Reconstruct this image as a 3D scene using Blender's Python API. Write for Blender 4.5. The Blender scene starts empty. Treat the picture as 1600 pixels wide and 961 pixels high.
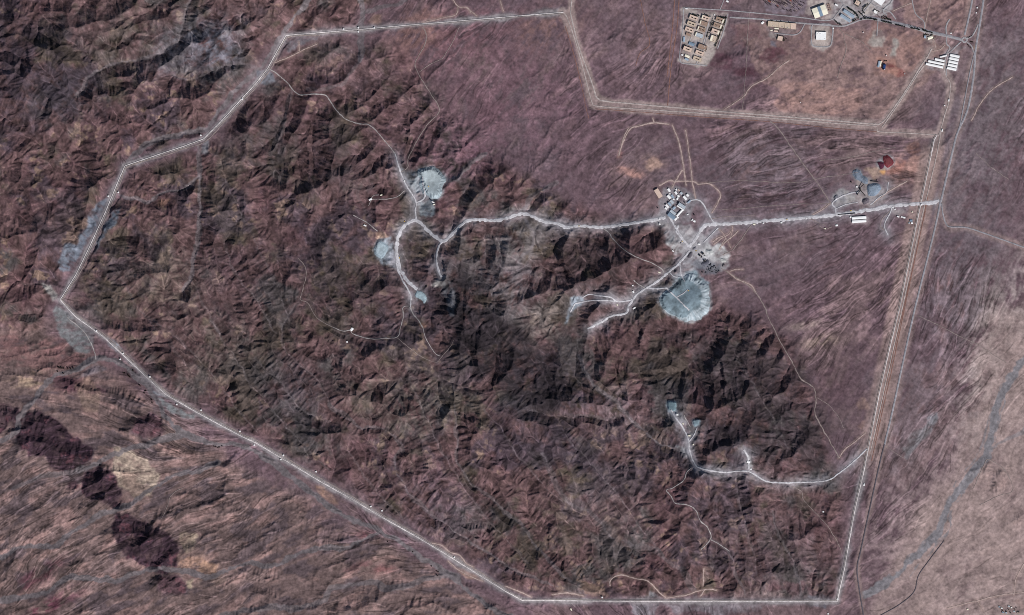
import bpy, math, random
import numpy as np
rng = np.random.RandomState(7)
random.seed(7)
f32 = np.float32
S = 3.0                 # metres on the ground per photograph pixel
HCAM = 30000.0          # height of the satellite view
sc = bpy.context.scene
COL = sc.collection

# ------------------------------------------------------------------ grid helpers
U0, V0, W, H = -80, -80, 1761, 1121
uu, vv = np.meshgrid(np.arange(W, dtype=f32) + U0, np.arange(H, dtype=f32) + V0)

def bspl(n, step, off):
    x = (np.arange(n) + off) / step
    i = np.floor(x).astype(int); t = (x - i).astype(f32)
    return i, [(1 - t) ** 3 / 6, (3 * t ** 3 - 6 * t ** 2 + 4) / 6, (-3 * t ** 3 + 3 * t ** 2 + 3 * t + 1) / 6, t ** 3 / 6]

def vnoise(step, h=H, w=W):
    R = rng.randn(int(h / step) + 6, int(w / step) + 6).astype(f32)
    i, wi = bspl(h, step, rng.rand() * step)
    a = sum(R[i + k] * wi[k][:, None] for k in range(4)).T.copy()
    j, wj = bspl(w, step, rng.rand() * step)
    b = sum(a[j + k] * wj[k][:, None] for k in range(4))
    return np.ascontiguousarray(b.T) * f32(1.9)

def fbm(step, octs=4, gain=0.5, h=H, w=W):
    out = np.zeros((h, w), f32); amp = 1.0; tot = 0
    for k in range(octs):
        if step < 0.9: break
        out += amp * vnoise(step, h, w); tot += amp * amp
        amp *= gain; step /= 2.0
    return out / math.sqrt(tot)

def blur(a, r):
    def box(x, n):
        x = np.pad(x, ((n + 1, n), (0, 0)), mode='edge')
        c = np.cumsum(x, axis=0, dtype=np.float64)
        return ((c[2 * n + 1:] - c[:-2 * n - 1]) / (2 * n + 1)).astype(f32)
    n = max(1, int(round(r)))
    for _ in range(2):
        a = box(a, n); a = box(a.T, n).T
    return np.ascontiguousarray(a)

def sample(a, u, v):
    u = np.clip(np.asarray(u, dtype=np.float64) - U0, 0, W - 1.001); v = np.clip(np.asarray(v, dtype=np.float64) - V0, 0, H - 1.001)
    i = u.astype(int); j = v.astype(int); fu = u - i; fv = v - j
    return (a[j, i] * (1 - fu) * (1 - fv) + a[j, i + 1] * fu * (1 - fv) + a[j + 1, i] * (1 - fu) * fv + a[j + 1, i + 1] * fu * fv)

def smooth(x, a, b):
    t = np.clip((x - a) / (b - a), 0, 1); return t * t * (3 - 2 * t)

def catmull(pts, step=1.5):
    p = np.array(pts, float)
    if len(p) < 3:
        n = max(2, int(np.hypot(*(p[-1] - p[0])) / step)); t = np.linspace(0, 1, n)[:, None]
        return p[0] + (p[-1] - p[0]) * t
    e = np.vstack([2 * p[0] - p[1], p, 2 * p[-1] - p[-2]]); out = []
    for i in range(1, len(e) - 2):
        n = max(2, int(np.hypot(*(e[i + 1] - e[i])) / step)); t = np.linspace(0, 1, n, endpoint=False)[:, None]
        a, b, c, d = e[i - 1], e[i], e[i + 1], e[i + 2]
        out.append(0.5 * (2 * b + (c - a) * t + (2 * a - 5 * b + 4 * c - d) * t ** 2 + (3 * b - a - 3 * c + d) * t ** 3))
    out.append(p[-1:]); return np.vstack(out)

def straight(pts, step=1.5):
    p = np.array(pts, float); out = []
    for a, b in zip(p[:-1], p[1:]):
        n = max(2, int(np.hypot(*(b - a)) / step)); t = np.linspace(0, 1, n, endpoint=False)[:, None]
        out.append(a + (b - a) * t)
    out.append(p[-1:]); return np.vstack(out)

def line_dist(curve, pad, field=None):
    """distance (pixels) to a densely sampled curve, min-ed into a full field"""
    D = field if field is not None else np.full((H, W), 1e3, f32)
    n = max(1, int(pad * 0.7)); k = 8
    for s in range(0, len(curve) - 1, k):
        c = curve[s:s + k + 1]
        a0, b0 = c.min(0) - pad, c.max(0) + pad
        i0, i1 = max(0, int(a0[0] - U0)), min(W, int(b0[0] - U0) + 2)
        j0, j1 = max(0, int(a0[1] - V0)), min(H, int(b0[1] - V0) + 2)
        if i1 <= i0 or j1 <= j0: continue
        pu, pv = uu[j0:j1, i0:i1], vv[j0:j1, i0:i1]; d = D[j0:j1, i0:i1]
        for (ax, ay), (bx, by) in zip(c[:-1], c[1:]):
            dx, dy = bx - ax, by - ay; L = dx * dx + dy * dy + 1e-9
            t = np.clip(((pu - ax) * dx + (pv - ay) * dy) / L, 0, 1)
            np.minimum(d, np.hypot(pu - ax - t * dx, pv - ay - t * dy), out=d)
    return D

warpx = None
def poly_mask(pts, soft=2.0, warp=0.0):
    """soft mask of a polygon, its edge roughened by the warp noise"""
    p = np.array(pts, float); pad = soft * 3 + warp * 2 + 4
    i0, i1 = max(0, int(p[:, 0].min() - pad - U0)), min(W, int(p[:, 0].max() + pad - U0) + 1)
    j0, j1 = max(0, int(p[:, 1].min() - pad - V0)), min(H, int(p[:, 1].max() + pad - V0) + 1)
    x, y = uu[j0:j1, i0:i1], vv[j0:j1, i0:i1]
    if warp:
        x = x + warp * WX[j0:j1, i0:i1]; y = y + warp * WY[j0:j1, i0:i1]
    ins = np.zeros(x.shape, bool)
    for (ax, ay), (bx, by) in zip(p, np.roll(p, -1, 0)):
        if ay == by: continue
        ins ^= ((ay > y) != (by > y)) & (x < (bx - ax) * (y - ay) / (by - ay) + ax)
    m = np.zeros((H, W), f32); m[j0:j1, i0:i1] = ins
    if soft > 0.6:
        sub = m[max(0, j0 - 8):j1 + 8, max(0, i0 - 8):i1 + 8]
        m[max(0, j0 - 8):j1 + 8, max(0, i0 - 8):i1 + 8] = blur(sub, soft * 0.6)
    return m

WX = fbm(14, 4, 0.6); WY = fbm(14, 4, 0.6)

def idw(ctrl, sig):
    num = np.zeros((H // 8 + 1, W // 8 + 1), f32); den = num + 1e-9
    x, y = uu[::8, ::8], vv[::8, ::8]
    num = np.zeros_like(x); den = np.zeros_like(x) + 1e-9
    for u, v, z in ctrl:
        d2 = (x - u) ** 2 + (y - v) ** 2
        w = 1.0 / (d2 / sig ** 2 + 0.15) ** 1.6
        num = num + w * z; den = den + w
    small = num / den
    ay = np.minimum(np.arange(H) / 8.0, small.shape[0] - 1.001); ax = np.minimum(np.arange(W) / 8.0, small.shape[1] - 1.001)
    j = ay.astype(int); i = ax.astype(int); fy = (ay - j)[:, None]; fx = (ax - i)[None]
    r = small[j] * (1 - fy) + small[j + 1] * fy
    return (r[:, i] * (1 - fx) + r[:, i + 1] * fx).astype(f32)

# ------------------------------------------------------------------ traced layout (photograph pixels)
PERIM = [(880,19),(640,39),(560,46),(500,51),(447,55),(430,85),(418,107),(400,130),(375,157),(345,190),(318,217),(285,229),(250,240.5),
         (195,259),(185,282),(165,330),(140,385),(118,430),(94,468),(105,481),(118,495),(160,525),(200,562),(235,595),(260,617),(300,640),
         (340,662),(380,683),(400,692),(450,722),(500,752),(550,780),(600,810),(650,838),(690,862),(740,893),(790,924),(816,938),(1000,939.5),
         (1200,940),(1308,940),(1320,885),(1335,800),(1350,735),(1355,710),(1375,610),(1390,545),(1406,480),(1430,360),(1445,290),(1460,218),(1464,211)]
WASH = [  # dry stream beds: (points, half width, colour strength)
 ([(120,575),(150,560),(185,566),(215,590),(238,620),(262,655),(285,675),(330,690),(380,697),(410,712),(440,732),(470,757),(500,780),(530,800),(570,822),(610,838),(640,858),(670,878),(700,897),(730,920),(760,945),(800,965)], 4.2, 1),
 ([(490,-10),(465,22),(440,55),(415,95),(398,112),(370,140),(345,165),(325,200),(300,208),(260,215),(232,222),(212,238),(200,250)], 3.6, .9),
 ([(296,-10),(292,20),(282,55),(262,75),(230,90),(175,102),(142,120),(120,150)], 3.4, .55),
 ([(400,105),(370,100),(330,112),(300,125),(270,118)], 3, .4),
 ([(311,228),(312,270),(313,320),(311,370),(300,420),(285,455)], 3, .7),
 ([(311,275),(298,288),(280,299),(255,302),(235,314),(210,308),(188,305)], 2.6, .7),
 ([(300,440),(320,480),(345,520)], 1.5, .3),
 ([(0,940),(60,928),(110,905),(150,905),(185,906),(215,893),(250,890),(290,893),(325,902),(360,889),(395,880),(430,882),(460,866),(500,857),(545,855),(565,845),(590,833)], 3.6, .9),
 ([(300,975),(360,960),(425,948),(470,950),(505,940),(520,920),(560,912),(590,912),(605,920),(640,915),(680,902),(715,900)], 4, .75),
 ([(-10,880),(18,858),(60,853),(85,853),(105,835),(150,806),(180,796),(215,782),(245,758),(280,742),(310,735),(340,722)], 3.2, .9),
 ([(-10,690),(10,686),(25,670),(45,632),(82,592),(97,586),(117,577),(130,572)], 4.0, .9),
 ([(120,735),(150,722),(180,708),(225,695),(260,683),(290,676)], 4, .9),
 ([(20,765),(60,748),(120,737),(150,722)], 3, .6),
 ([(517,632),(540,650),(562,665),(590,669),(607,674),(622,690),(627,703),(617,716),(625,740),(640,768),(665,793),(690,815),(740,850),(800,888),(850,910),(895,925),(930,930)], 2.2, .5),
 ([(850,710),(875,770),(900,788),(925,800),(955,838),(985,850),(1025,860),(1050,880),(1065,892),(1082,918),(1090,935)], 3.2, .4),
 ([(790,800),(822,830),(850,867),(882,900),(930,928)], 2.6, .5),
 ([(708,600),(711,640),(713,665),(717,692),(713,722),(735,755),(770,780),(800,810)], 1.8, .5),
 ([(905,556),(915,585),(935,610),(960,625),(985,655),(1010,678),(1035,695),(1060,700),(1078,715)], 3, .7),
 ([(830,640),(860,650),(905,650),(940,655),(970,650)], 2, .4),
 ([(697,282),(716,273),(732,259),(760,241)], 3, .7),
 ([(870,285),(840,300),(825,318),(815,334)], 3, .6),
 ([(825,345),(835,362),(832,385),(815,400),(812,425),(795,445),(770,460)], 2.2, .6),
 ([(560,-5),(565,22),(563,45),(562,75),(565,95)], 4, .8),
 ([(565,22),(590,15),(620,5),(640,-10)], 3, .7),
 ([(565,95),(545,120),(520,135),(480,140)], 2, .4),
 ([(455,140),(445,185),(435,215),(425,240)], 2.2, .4),
 ([(645,230),(640,262),(645,300),(649,344)], 3, .1),
 ([(649,344),(625,365),(621,400),(630,435),(642,470)], 3, .1),
 ([(690,378),(683,405),(688,432),(705,470),(715,500)], 2.6, .1),
 ([(1080,400),(1050,424),(1020,446),(985,466),(940,466),(895,480)], 3, .1),
 ([(978,488),(945,500),(918,514)], 2, .1),
 ([(650,344),(690,378),(730,345),(780,344),(820,336),(850,347),(885,355),(940,355),(1000,347),(1040,340)], 4, .1),
 ([(1048,640),(1066,668),(1077,703),(1090,730),(1140,738),(1200,755),(1290,752),(1340,720)], 2.5, .1),
 ([(1110,842),(1140,868),(1150,900),(1165,930)], 2, .5),
 ([(1205,800),(1220,845),(1240,880),(1250,915),(1252,935)], 2, .5),
 ([(1150,560),(1200,640),(1230,700)], 1.6, .3),
 ([(345,250),(362,300),(385,350),(420,420),(455,500)], 1.2, .25), ([(330,500),(380,580),(440,660),(490,712),(515,735)], 1.2, .3), ([(240,500),(310,560),(370,640),(405,680)], 1.2, .3),
 ([(640,590),(672,665),(712,745),(765,815),(825,880)], 1.2, .3), ([(760,640),(800,700),(850,760),(885,790)], 1.2, .3), ([(860,640),(900,700),(960,765),(1005,830),(1040,870)], 1.2, .3),
 ([(180,420),(210,470),(250,520),(300,580),(340,640)], 1.2, .25), ([(540,700),(590,770),(650,830),(690,855)], 1.2, .25), ([(1150,760),(1165,820),(1180,880),(1190,930)], 1.2, .3),
 ([(500,500),(560,528),(620,527),(650,545),(685,562)], 1.6, .2),
 ([(470,468),(440,520),(455,560),(500,600),(517,632)], 1.6, .3),
 ([(350,380),(370,430),(400,470),(430,520)], 1.6, .3),
 ([(400,560),(440,600),(470,640),(517,660)], 1.6, .3),
 ([(620,240),(590,260),(560,300),(580,340),(600,370)], 1.6, .2),
 ([(1605,560),(1580,590),(1560,625),(1552,660),(1545,695),(1532,722),(1515,745),(1495,770),(1478,800),(1472,825),(1455,845),(1430,870),(1405,895),(1375,915),(1350,928)], 5.6, 1.0),
 ([(1568,610),(1566,640),(1556,672),(1552,700),(1526,740),(1506,768),(1484,800),(1486,826),(1462,855),(1440,880),(1418,902)], 1.5, .8),
 ([(1592,570),(1566,600),(1550,640),(1540,676),(1530,705),(1508,735),(1490,760)], 1.2, .7), ([(1470,830),(1440,850),(1410,882),(1380,905),(1360,918)], 1.4, .7),
 ([(1620,660),(1580,685),(1545,700)], 3, .6),
 ([(1462,655),(1440,680),(1418,715)], 4, .6),
]
# ------------------------------------------------------------------ relief
def wiggle(c, amp):
    return c + amp * np.stack([sample(WX, c[:, 0], c[:, 1]), sample(WY, c[:, 0], c[:, 1])], 1)
wash_curves = [(wiggle(catmull(p), 1.6), w, s) for p, w, s in WASH]

ANG = [(750,150,-52),(640,100,-52),(800,90,-55),(900,200,-45),(1000,80,-40),(1150,230,-24),(1250,220,-15),(1330,270,-12),(1150,130,-25),(1050,260,-35),(850,250,-40),
       (1500,450,-70),(1550,200,-58),(1450,750,-62),(1550,600,-62),(1500,880,-30),(1570,930,-18),(1420,560,-65),(1300,570,-50),(1250,440,-25),(1350,400,-35),
       (50,550,-4),(150,600,8),(250,640,14),(60,800,-32),(120,860,-32),(350,790,-20),(480,850,-22),(300,930,-28),(600,900,-14),(700,950,-10),(430,790,-18),(60,930,-32),
       (600,780,55),(900,850,50),(500,600,60),(800,600,45),(1150,850,70),(100,200,42),(200,350,50),(350,450,60),(600,180,-50),(800,400,-80),(950,420,-50),(1130,620,-70),(700,680,65),(250,60,-40)]
ax = idw([(u, v, math.cos(2 * math.radians(a))) for u, v, a in ANG], 60); ay = idw([(u, v, math.sin(2 * math.radians(a))) for u, v, a in ANG], 60)
ANGF = 0.5 * np.arctan2(ay, ax) + 0.13 * fbm(45, 3) + .10 * fbm(16, 3)
DX, DY = np.cos(ANGF).astype(f32), np.sin(ANGF).astype(f32)
def lic(noise, n, DX=None, DY=None):
    DX = globals()['DX'] if DX is None else DX; DY = globals()['DY'] if DY is None else DY
    acc = noise.copy(); ii = np.tile(np.arange(W, dtype=f32), (H, 1)); jj = np.tile(np.arange(H, dtype=f32)[:, None], (1, W))
    for sgn in (1, -1):
        x, y = ii.copy(), jj.copy()
        for _ in range(n):
            i = np.clip(x + .5, 0, W - 1).astype(np.int32); j = np.clip(y + .5, 0, H - 1).astype(np.int32); k = j * W + i
            x += 1.6 * sgn * DX.ravel()[k]; y += 1.6 * sgn * DY.ravel()[k]
            i = np.clip(x + .5, 0, W - 1).astype(np.int32); j = np.clip(y + .5, 0, H - 1).astype(np.int32)
            acc += noise.ravel()[j * W + i]
    acc -= acc.mean(); return acc / acc.std()
fabric = .8 * lic(vnoise(9), 16) + .6 * lic(vnoise(16), 24) + .35 * lic(vnoise(4.5), 8)
fabric -= fabric.mean(); fabric /= fabric.std()
zbase = idw([(750,470,120),(100,100,95),(450,60,62),(320,210,72),(100,470,82),(0,960,0),(400,700,40),(800,930,15),(1300,940,0),(1600,500,-22),
             (1460,330,4),(1060,340,40),(900,20,34),(1500,60,0),(640,340,92),(1080,700,42),(990,465,90),(-80,300,70),(200,350,80),(400,300,85),
             (550,560,90),(1200,200,14),(150,750,22),(550,900,20),(1000,150,25),(1300,520,20),(1600,100,-15),(1600,900,-25)], 120)
UPL = np.zeros((H, W), f32)
inner = poly_mask([(455,75),(540,62),(620,75),(690,150),(745,235),(830,280),(900,318),(960,345),(1040,358),(1072,430),(1130,480),(1200,500),(1235,540),(1265,600),
                   (1290,680),(1310,750),(1318,800),(1300,932),(830,930),(700,856),(500,740),(390,672),(300,630),(112,470),(205,268),(330,225),(440,92)], 12, 5)
outerm = poly_mask([(-100,-100),(640,-100),(560,30),(450,50),(395,100),(330,200),(190,252),(88,455),(60,520),(-100,500)], 8, 5)
UPL += inner * 1.0 + outerm * 0.95
def blob(u, v, ru, rv, ang=0):
    r = 2.6 * max(ru, rv); out = np.zeros((H, W), f32)
    i0, i1, j0, j1 = int(max(0, u - r - U0)), int(min(W, u + r - U0)), int(max(0, v - r - V0)), int(min(H, v + r - V0))
    a = math.radians(ang); x = uu[j0:j1, i0:i1] - u; y = vv[j0:j1, i0:i1] - v
    p = (x * math.cos(a) + y * math.sin(a)) / ru; q = (-x * math.sin(a) + y * math.cos(a)) / rv
    out[j0:j1, i0:i1] = np.exp(-(p * p + q * q)); return out
UPL *= 1 + 0.8 * blob(760,530,90,110,30) + 0.55 * blob(920,420,80,60) + 0.5 * blob(1170,620,110,80) + 0.35 * blob(60,120,120,120) + .35 * blob(220,320,80,60) \
       - 0.5 * blob(820,300,110,35) - 0.45 * blob(620,90,90,50) - 0.35 * blob(950,800,90,90) + .25 * blob(560,600,160,120) - 0.3 * blob(1290,780,40,80)
badl = poly_mask([(-100,520),(60,510),(140,560),(240,620),(300,690),(500,790),(800,960),(800,1100),(-100,1100)], 10, 4)
UPL += 0.13 * badl
HILLS = [[(28,668),(40,645),(62,640),(78,650),(95,665),(120,685),(146,705),(150,716),(125,730),(100,735),(60,712),(28,692)],
         [(-60,625),(0,622),(22,628),(34,640),(22,668),(0,682),(-60,690)],
         [(165,727),(180,745),(195,770),(199,789),(176,797),(142,782),(128,762),(136,740)],
         [(184,800),(200,797),(214,812),(236,814),(268,835),(279,862),(275,885),(255,891),(220,884),(190,866),(172,836),(176,815)],
         [(250,900),(275,897),(292,910),(288,925),(275,931),(250,921),(246,908)], [(107,752),(116,750),(122,758),(118,765),(107,763)],
         [(92,590),(120,592),(150,602),(170,612),(150,616),(110,610)], [(210,655),(240,648),(262,670),(240,684),(205,672)]]
hillm = sum(poly_mask(p, 3.5, 4) for p in HILLS)
UPL += 1.7 * hillm
RHILL = 0.5 * blob(1553,745,18,16) + .4 * blob(1582,808,13,13)
UPL += RHILL
UPL += .13 * blur(inner, 45) * (1 - inner)
UPL = np.maximum(UPL, 0) + 0.004
UPL *= np.clip(1 + 0.25 * fbm(60, 3), .3, 1.8)

MTN0 = np.clip(inner + outerm + poly_mask([(85,470),(120,600),(300,720),(500,840),(800,985),(830,930),(500,742),(300,632)], 4), 0, 1)
BWX = 9 * vnoise(80) + 3.2 * vnoise(32) + 1.0 * vnoise(13); BWY = 9 * vnoise(80) + 3.2 * vnoise(32) + 1.0 * vnoise(13)
edge_ = smooth(np.minimum(np.minimum(uu - U0, U0 + W - 1 - uu), np.minimum(vv - V0, V0 + H - 1 - vv)), 4, 50); BWX *= edge_; BWY *= edge_
washD = np.full((H, W), 1e3, f32)
basem = np.zeros((H, W), bool)
for c, w, s in wash_curves:
    d = line_dist(c, 14)
    if s < .2: np.minimum(washD, np.maximum(d - w, 0), out=washD); continue
    cw = c + np.stack([sample(BWX, c[:, 0], c[:, 1]), sample(BWY, c[:, 0], c[:, 1])], 1)
    basem |= (line_dist(cw, 8) < max(0.8, w * 0.45)) & (MTN0 > .25); np.minimum(washD, np.maximum(d - w, 0), out=washD)

def erode(h, U, K, base, dx, iters, dt=1.0, m=0.38, smax=0.62):
    hh, ww = h.shape; N = hh * ww; idx = np.arange(N, dtype=np.int32).reshape(hh, ww)
    base = base.copy(); base[0] = base[-1] = True; base[:, 0] = base[:, -1] = True
    baseF = base.ravel(); h = h.astype(np.float64).ravel().copy(); Uf = (U * dt).ravel().astype(np.float64); Kf = (K * dt).ravel().astype(np.float64)
    for it in range(iters):
        g = h.reshape(hh, ww); best = np.zeros((hh - 2, ww - 2)); rec = idx.copy(); r = rec[1:-1, 1:-1]; c = g[1:-1, 1:-1]
        for dj in (-1, 0, 1):
            for di in (-1, 0, 1):
                if not (di or dj): continue
                s = (c - g[1 + dj:hh - 1 + dj, 1 + di:ww - 1 + di]) * (rng.rand(hh - 2, ww - 2).astype(f32) * .7 + .65) / (1.41421 if di and dj else 1.0)
                k = s > best; best[k] = s[k]; r[k] = idx[1 + dj:hh - 1 + dj, 1 + di:ww - 1 + di][k]
        rec = rec.ravel(); rec[baseF] = np.arange(N, dtype=np.int32)[baseF]
        self_ = rec == np.arange(N)
        d = np.where(self_, 0, 1).astype(np.int32); p = rec.copy()
        while True:
            dn = d + d[p]; 
            if not np.any(d[p]): break
            d = dn; p = p[p]
        order = np.argsort(d, kind='stable'); cnt = np.bincount(d); ends = np.cumsum(cnt)
        A = np.full(N, dx * dx)
        for L in range(len(cnt) - 1, 0, -1):
            n = order[ends[L - 1]:ends[L]]; np.add.at(A, rec[n], A[n])
        diag = np.ones(N); dr = np.abs(rec - np.arange(N)); diag[(dr != 1) & (dr != ww) & (dr != 0)] = 1.41421
        F = Kf * A ** m / (dx * diag)
        h = np.where(baseF, h, h + Uf)
        cap = smax * dx * diag
        for L in range(1, len(cnt)):
            n = order[ends[L - 1]:ends[L]]; hr = h[rec[n]]
            h[n] = np.minimum((h[n] + F[n] * hr) / (1 + F[n]), hr + cap[n])
    return h.reshape(hh, ww).astype(f32), A.reshape(hh, ww).astype(f32)

def up2(a):
    hh, ww = a.shape; o = np.empty((hh * 2 - 1, ww * 2 - 1), f32)
    o[::2, ::2] = a; o[1::2, ::2] = (a[1:] + a[:-1]) / 2; o[:, 1::2] = (o[:, 2::2] + o[:, :-2:2]) / 2
    return o

Kn = np.clip(np.exp(.5 * fabric + .2 * fbm(20, 4, .6)), .25, 3)
Kmap = 0.19 * Kn
SITE_ = [(1075,382),(1060,412),(1010,450),(982,478),(918,514),(1040,339),(1000,346.5),(935,355),(870,349),(825,335),(775,344),(728,346),(692,377),(658,349),(628,357),(620,390),(640,440),(652,465),(649,330),(635,290),(655,290),(672,300)]
for u, v in SITE_: UPL *= 1 - .42 * blob(u, v, 24, 20)
UPL *= 1 - .6 * blob(730, 262, 50, 22, -30)
UPL += .004
UU = UPL * 1.3 * np.clip(1 - .28 * fabric, .35, 1.8)
def dilate_base(b, k):
    b2 = b.copy()
    if k > 1:
        h2, w2 = (H - 1) // k + 1, (W - 1) // k + 1
        r = np.zeros((h2, w2), bool)
        ys, xs = np.nonzero(b); r[np.minimum((ys + k // 2) // k, h2 - 1), np.minimum((xs + k // 2) // k, w2 - 1)] = True
        return r
    return b2
n4 = fbm(44, 6, .65)
h4 = (zbase + 3 + (1 + 7 * np.clip(UPL, 0, 1)) * (.55 * n4 - 1.5 * fabric) + 25 * np.clip(UPL, 0, 1))[::4, ::4]
b4 = dilate_base(basem, 4); h4[b4] = zbase[::4, ::4][b4]
h4, _ = erode(h4, UU[::4, ::4], Kmap[::4, ::4], b4, 12.0, 90, 2.5)
h2 = up2(h4) + 0.8 * fbm(6, 3, .6)[::2, ::2] * np.clip(UPL[::2, ::2] + .15, 0, 1)
b2 = dilate_base(basem, 2); h2[b2] = zbase[::2, ::2][b2]
h2, _ = erode(h2, UU[::2, ::2], Kmap[::2, ::2], b2, 6.0, 40, 2.0)
h1 = up2(h2) + 0.5 * fbm(4, 3, .7) * np.clip(UPL + .15, 0, 1)
h1[basem] = zbase[basem]
Z, ACC = erode(h1, UU, Kmap, basem, 3.0, 10, 1.5, smax=.74)
su, sv = uu + BWX, vv + BWY
Z = sample(Z, su, sv).astype(f32); ACC = sample(ACC, su, sv).astype(f32)
for _ in range(14):      # loose rock never stands steeper than this
    for sh_ in ((1, 0), (-1, 0), (0, 1), (0, -1), (1, 1), (-1, 1), (1, -1), (-1, -1)):
        Z = np.minimum(Z, np.roll(Z, sh_, (0, 1)) + f32(2.0 * math.hypot(*sh_)) * (1 + .25 * WX.clip(-1.5, 1.5)))
MT = np.clip(inner + outerm + hillm, 0, 1)
rug = fbm(7, 4, .65)
LOW = 1 - smooth(MT, .25, .95)
zb = blur(Z, 16)
Zlow = zb + np.clip(Z - zb, -1.8 - 2.5 * badl, 6 + 8 * badl)
Z = Z * (1 - LOW) + Zlow * LOW
def cliff(pts, hgt, we, ww_):
    """an escarpment whose steep face looks west, its back slope falling gently east"""
    global Z
    c = catmull(pts, 2.0); D = np.full((H, W), 1e3, f32); SG = np.zeros((H, W), f32); pad = int(we * 1.2)
    i0, i1 = int(c[:, 0].min() - pad - U0), int(c[:, 0].max() + pad - U0); j0, j1 = int(c[:, 1].min() - pad - V0), int(c[:, 1].max() + pad - V0)
    x, y = uu[j0:j1, i0:i1] + 1.6 * WX[j0:j1, i0:i1], vv[j0:j1, i0:i1] + 1.6 * WY[j0:j1, i0:i1]; d = np.full(x.shape, 1e3, f32); sg = np.zeros_like(d); tt = np.zeros_like(d)
    for k, ((ax_, ay_), (bx, by)) in enumerate(zip(c[:-1], c[1:])):
        dx, dy = bx - ax_, by - ay_; t = np.clip(((x - ax_) * dx + (y - ay_) * dy) / (dx * dx + dy * dy), 0, 1)
        q = np.hypot(x - ax_ - t * dx, y - ay_ - t * dy); m = q < d; d[m] = q[m]; sg[m] = np.sign(dx * (y - ay_) - dy * (x - ax_))[m]; tt[m] = (k + t[m]) / (len(c) - 1)
    west = sg > 0 if c[-1, 1] > c[0, 1] else sg < 0
    h_ = np.where(west, 1 - smooth(d, 0, ww_), 1 - smooth(d, 0, we)) * np.sin(np.clip(tt, .04, .96) * math.pi) ** .6
    Z[j0:j1, i0:i1] += .65 * hgt * h_
for a in [([(868,378),(873,388),(876,402),(882,420),(888,432),(893,440)], 42, 45, 6), ([(1126,548),(1128,560),(1131,580),(1134,600),(1137,630)], 40, 40, 7), ([(1168,585),(1170,600),(1164,620)], 20, 25, 4),
          ([(700,428),(712,450),(730,478),(752,500),(775,520)], 45, 50, 11), ([(999,478),(1001,500),(1004,522),(1003,545)], 26, 30, 7), ([(366,590),(370,610),(376,640)], 18, 20, 4), ([(840,352),(838,375),(845,392)], 18, 22, 5),
          ([(1040,530),(1050,548),(1066,560)], 26, 30, 6), ([(860,860),(862,835),(866,820)][::-1], 16, 18, 4), ([(942,850),(940,865),(943,880)], 16, 18, 4), ([(1108,846),(1106,860),(1108,880)], 18, 22, 4), ([(80,140),(76,160),(70,190)], 22, 30, 6), ([(40,60),(46,90),(52,120)], 20, 30, 6),
          ([(453,62),(443,78),(432,98),(424,112)], 17, 18, 2.2), ([(193,292),(183,318),(168,348),(148,392),(126,436),(110,462)], 17, 20, 2.6)]: cliff(*a)
# rills that run straight down every slope
gz = blur(Z, 2); gy, gx = np.gradient(gz); gm = np.hypot(gx, gy) + 1e-6


# ------------------------------------------------------------------ streaks along the drainage (line integral convolution)
st1 = lic(vnoise(2.2) + .8 * vnoise(4.5), 6)
st2 = lic(fbm(7, 3, .7), 10)
stf = lic(vnoise(1.5), 4)
stt = lic(vnoise(4.0) + .4 * vnoise(9), 11)
thread = np.exp(-(stt / .16) ** 2) * smooth(fbm(30, 3), -.6, .8)
rill = lic(vnoise(1.6) + .9 * vnoise(3.4), 6, (gx / gm).astype(f32), (gy / gm).astype(f32))
stp = smooth(gm / 3.0, .06, .35)
stm = lic(vnoise(2.6), 8, (gx / gm).astype(f32), (gy / gm).astype(f32))
threadm = np.exp(-(stm / .15) ** 2) * smooth(fbm(26, 3), -.3, 1.0)
Z = Z + badl * (1 - MT) * (.5 * rill * stp + .6 * rug * smooth(washD, 0, 3))
Z = Z + MT * stp * 2.1 * rill * np.clip(UPL, .4, 1.2) + MT * 1.0 * rug * np.clip(UPL, .2, 1.2)
n5h = fbm(9, 4, .6)
Z = Z + (1 - MT) * (0.1 * st1 + 0.35 * st2 + .1 * stf - .3 * thread + .5 * n5h) * np.where(badl > .5, 1.6, 1.0) * smooth(washD, 0, 4)

# ------------------------------------------------------------------ roads, tracks (photograph pixels)
R = {}
def road(kind, w, pts, name=None, sharp=False):
    R.setdefault(kind, []).append((straight(pts) if sharp else catmull(pts), w))
road('perimeter', 1.7, PERIM, sharp=True)
road('site', 6.0, [(1468,313),(1455,317),(1440,318),(1390,322),(1370,326),(1310,335),(1260,340),(1200,345),(1150,349),(1108,350.5),(1099,354),(1092,364),(1085,376),(1076,386)])
road('site', 5.6, [(1040,339),(1020,344),(1000,346.5),(960,353),(935,355),(905,353),(885,355),(870,349),(848,346),(835,339),(825,335),(810,334.5),(795,340),(775,344),(740,343),(728,346),(715,357),(702,370),(692,377),(680,370),(668,360),(658,349),(648,344),(640,347),(628,357),(622,370),(620,390),(622,410),(630,430),(645,447),(652,452)])
road('site', 3.6, [(1077,392),(1070,401),(1060,412),(1045,425),(1038,431),(1025,441),(1010,450),(995,460),(990,467),(982,478),(978,489),(955,494),(940,503),(918,514)])
road('site', 3.0, [(1076,384),(1066,372),(1060,362),(1055,352)])
road('site', 2.6, [(620.5,395),(620,415),(628,436),(638,453),(642,465),(641,480)])
road('track', 2.2, [(641,480),(645,490),(655,502),(661,512)])
road('track', 1.2, [(661,512),(664,524),(672,540),(680,552),(687,556)])
road('site', 3.4, [(690,378),(685,386),(682,400),(683,415),(687,428),(690,433)])
road('site', 2.6, [(650,343),(649,330),(650,316),(645,305),(635,290),(628,275),(622,257),(617,240)])
road('track', 1.8, [(617,240),(605,225),(590,207),(577,195),(560,193),(540,186),(525,172),(517,160),(508,149),(490,147),(470,148),(458,141),(450,130),(435,117),(420,107)])
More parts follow.
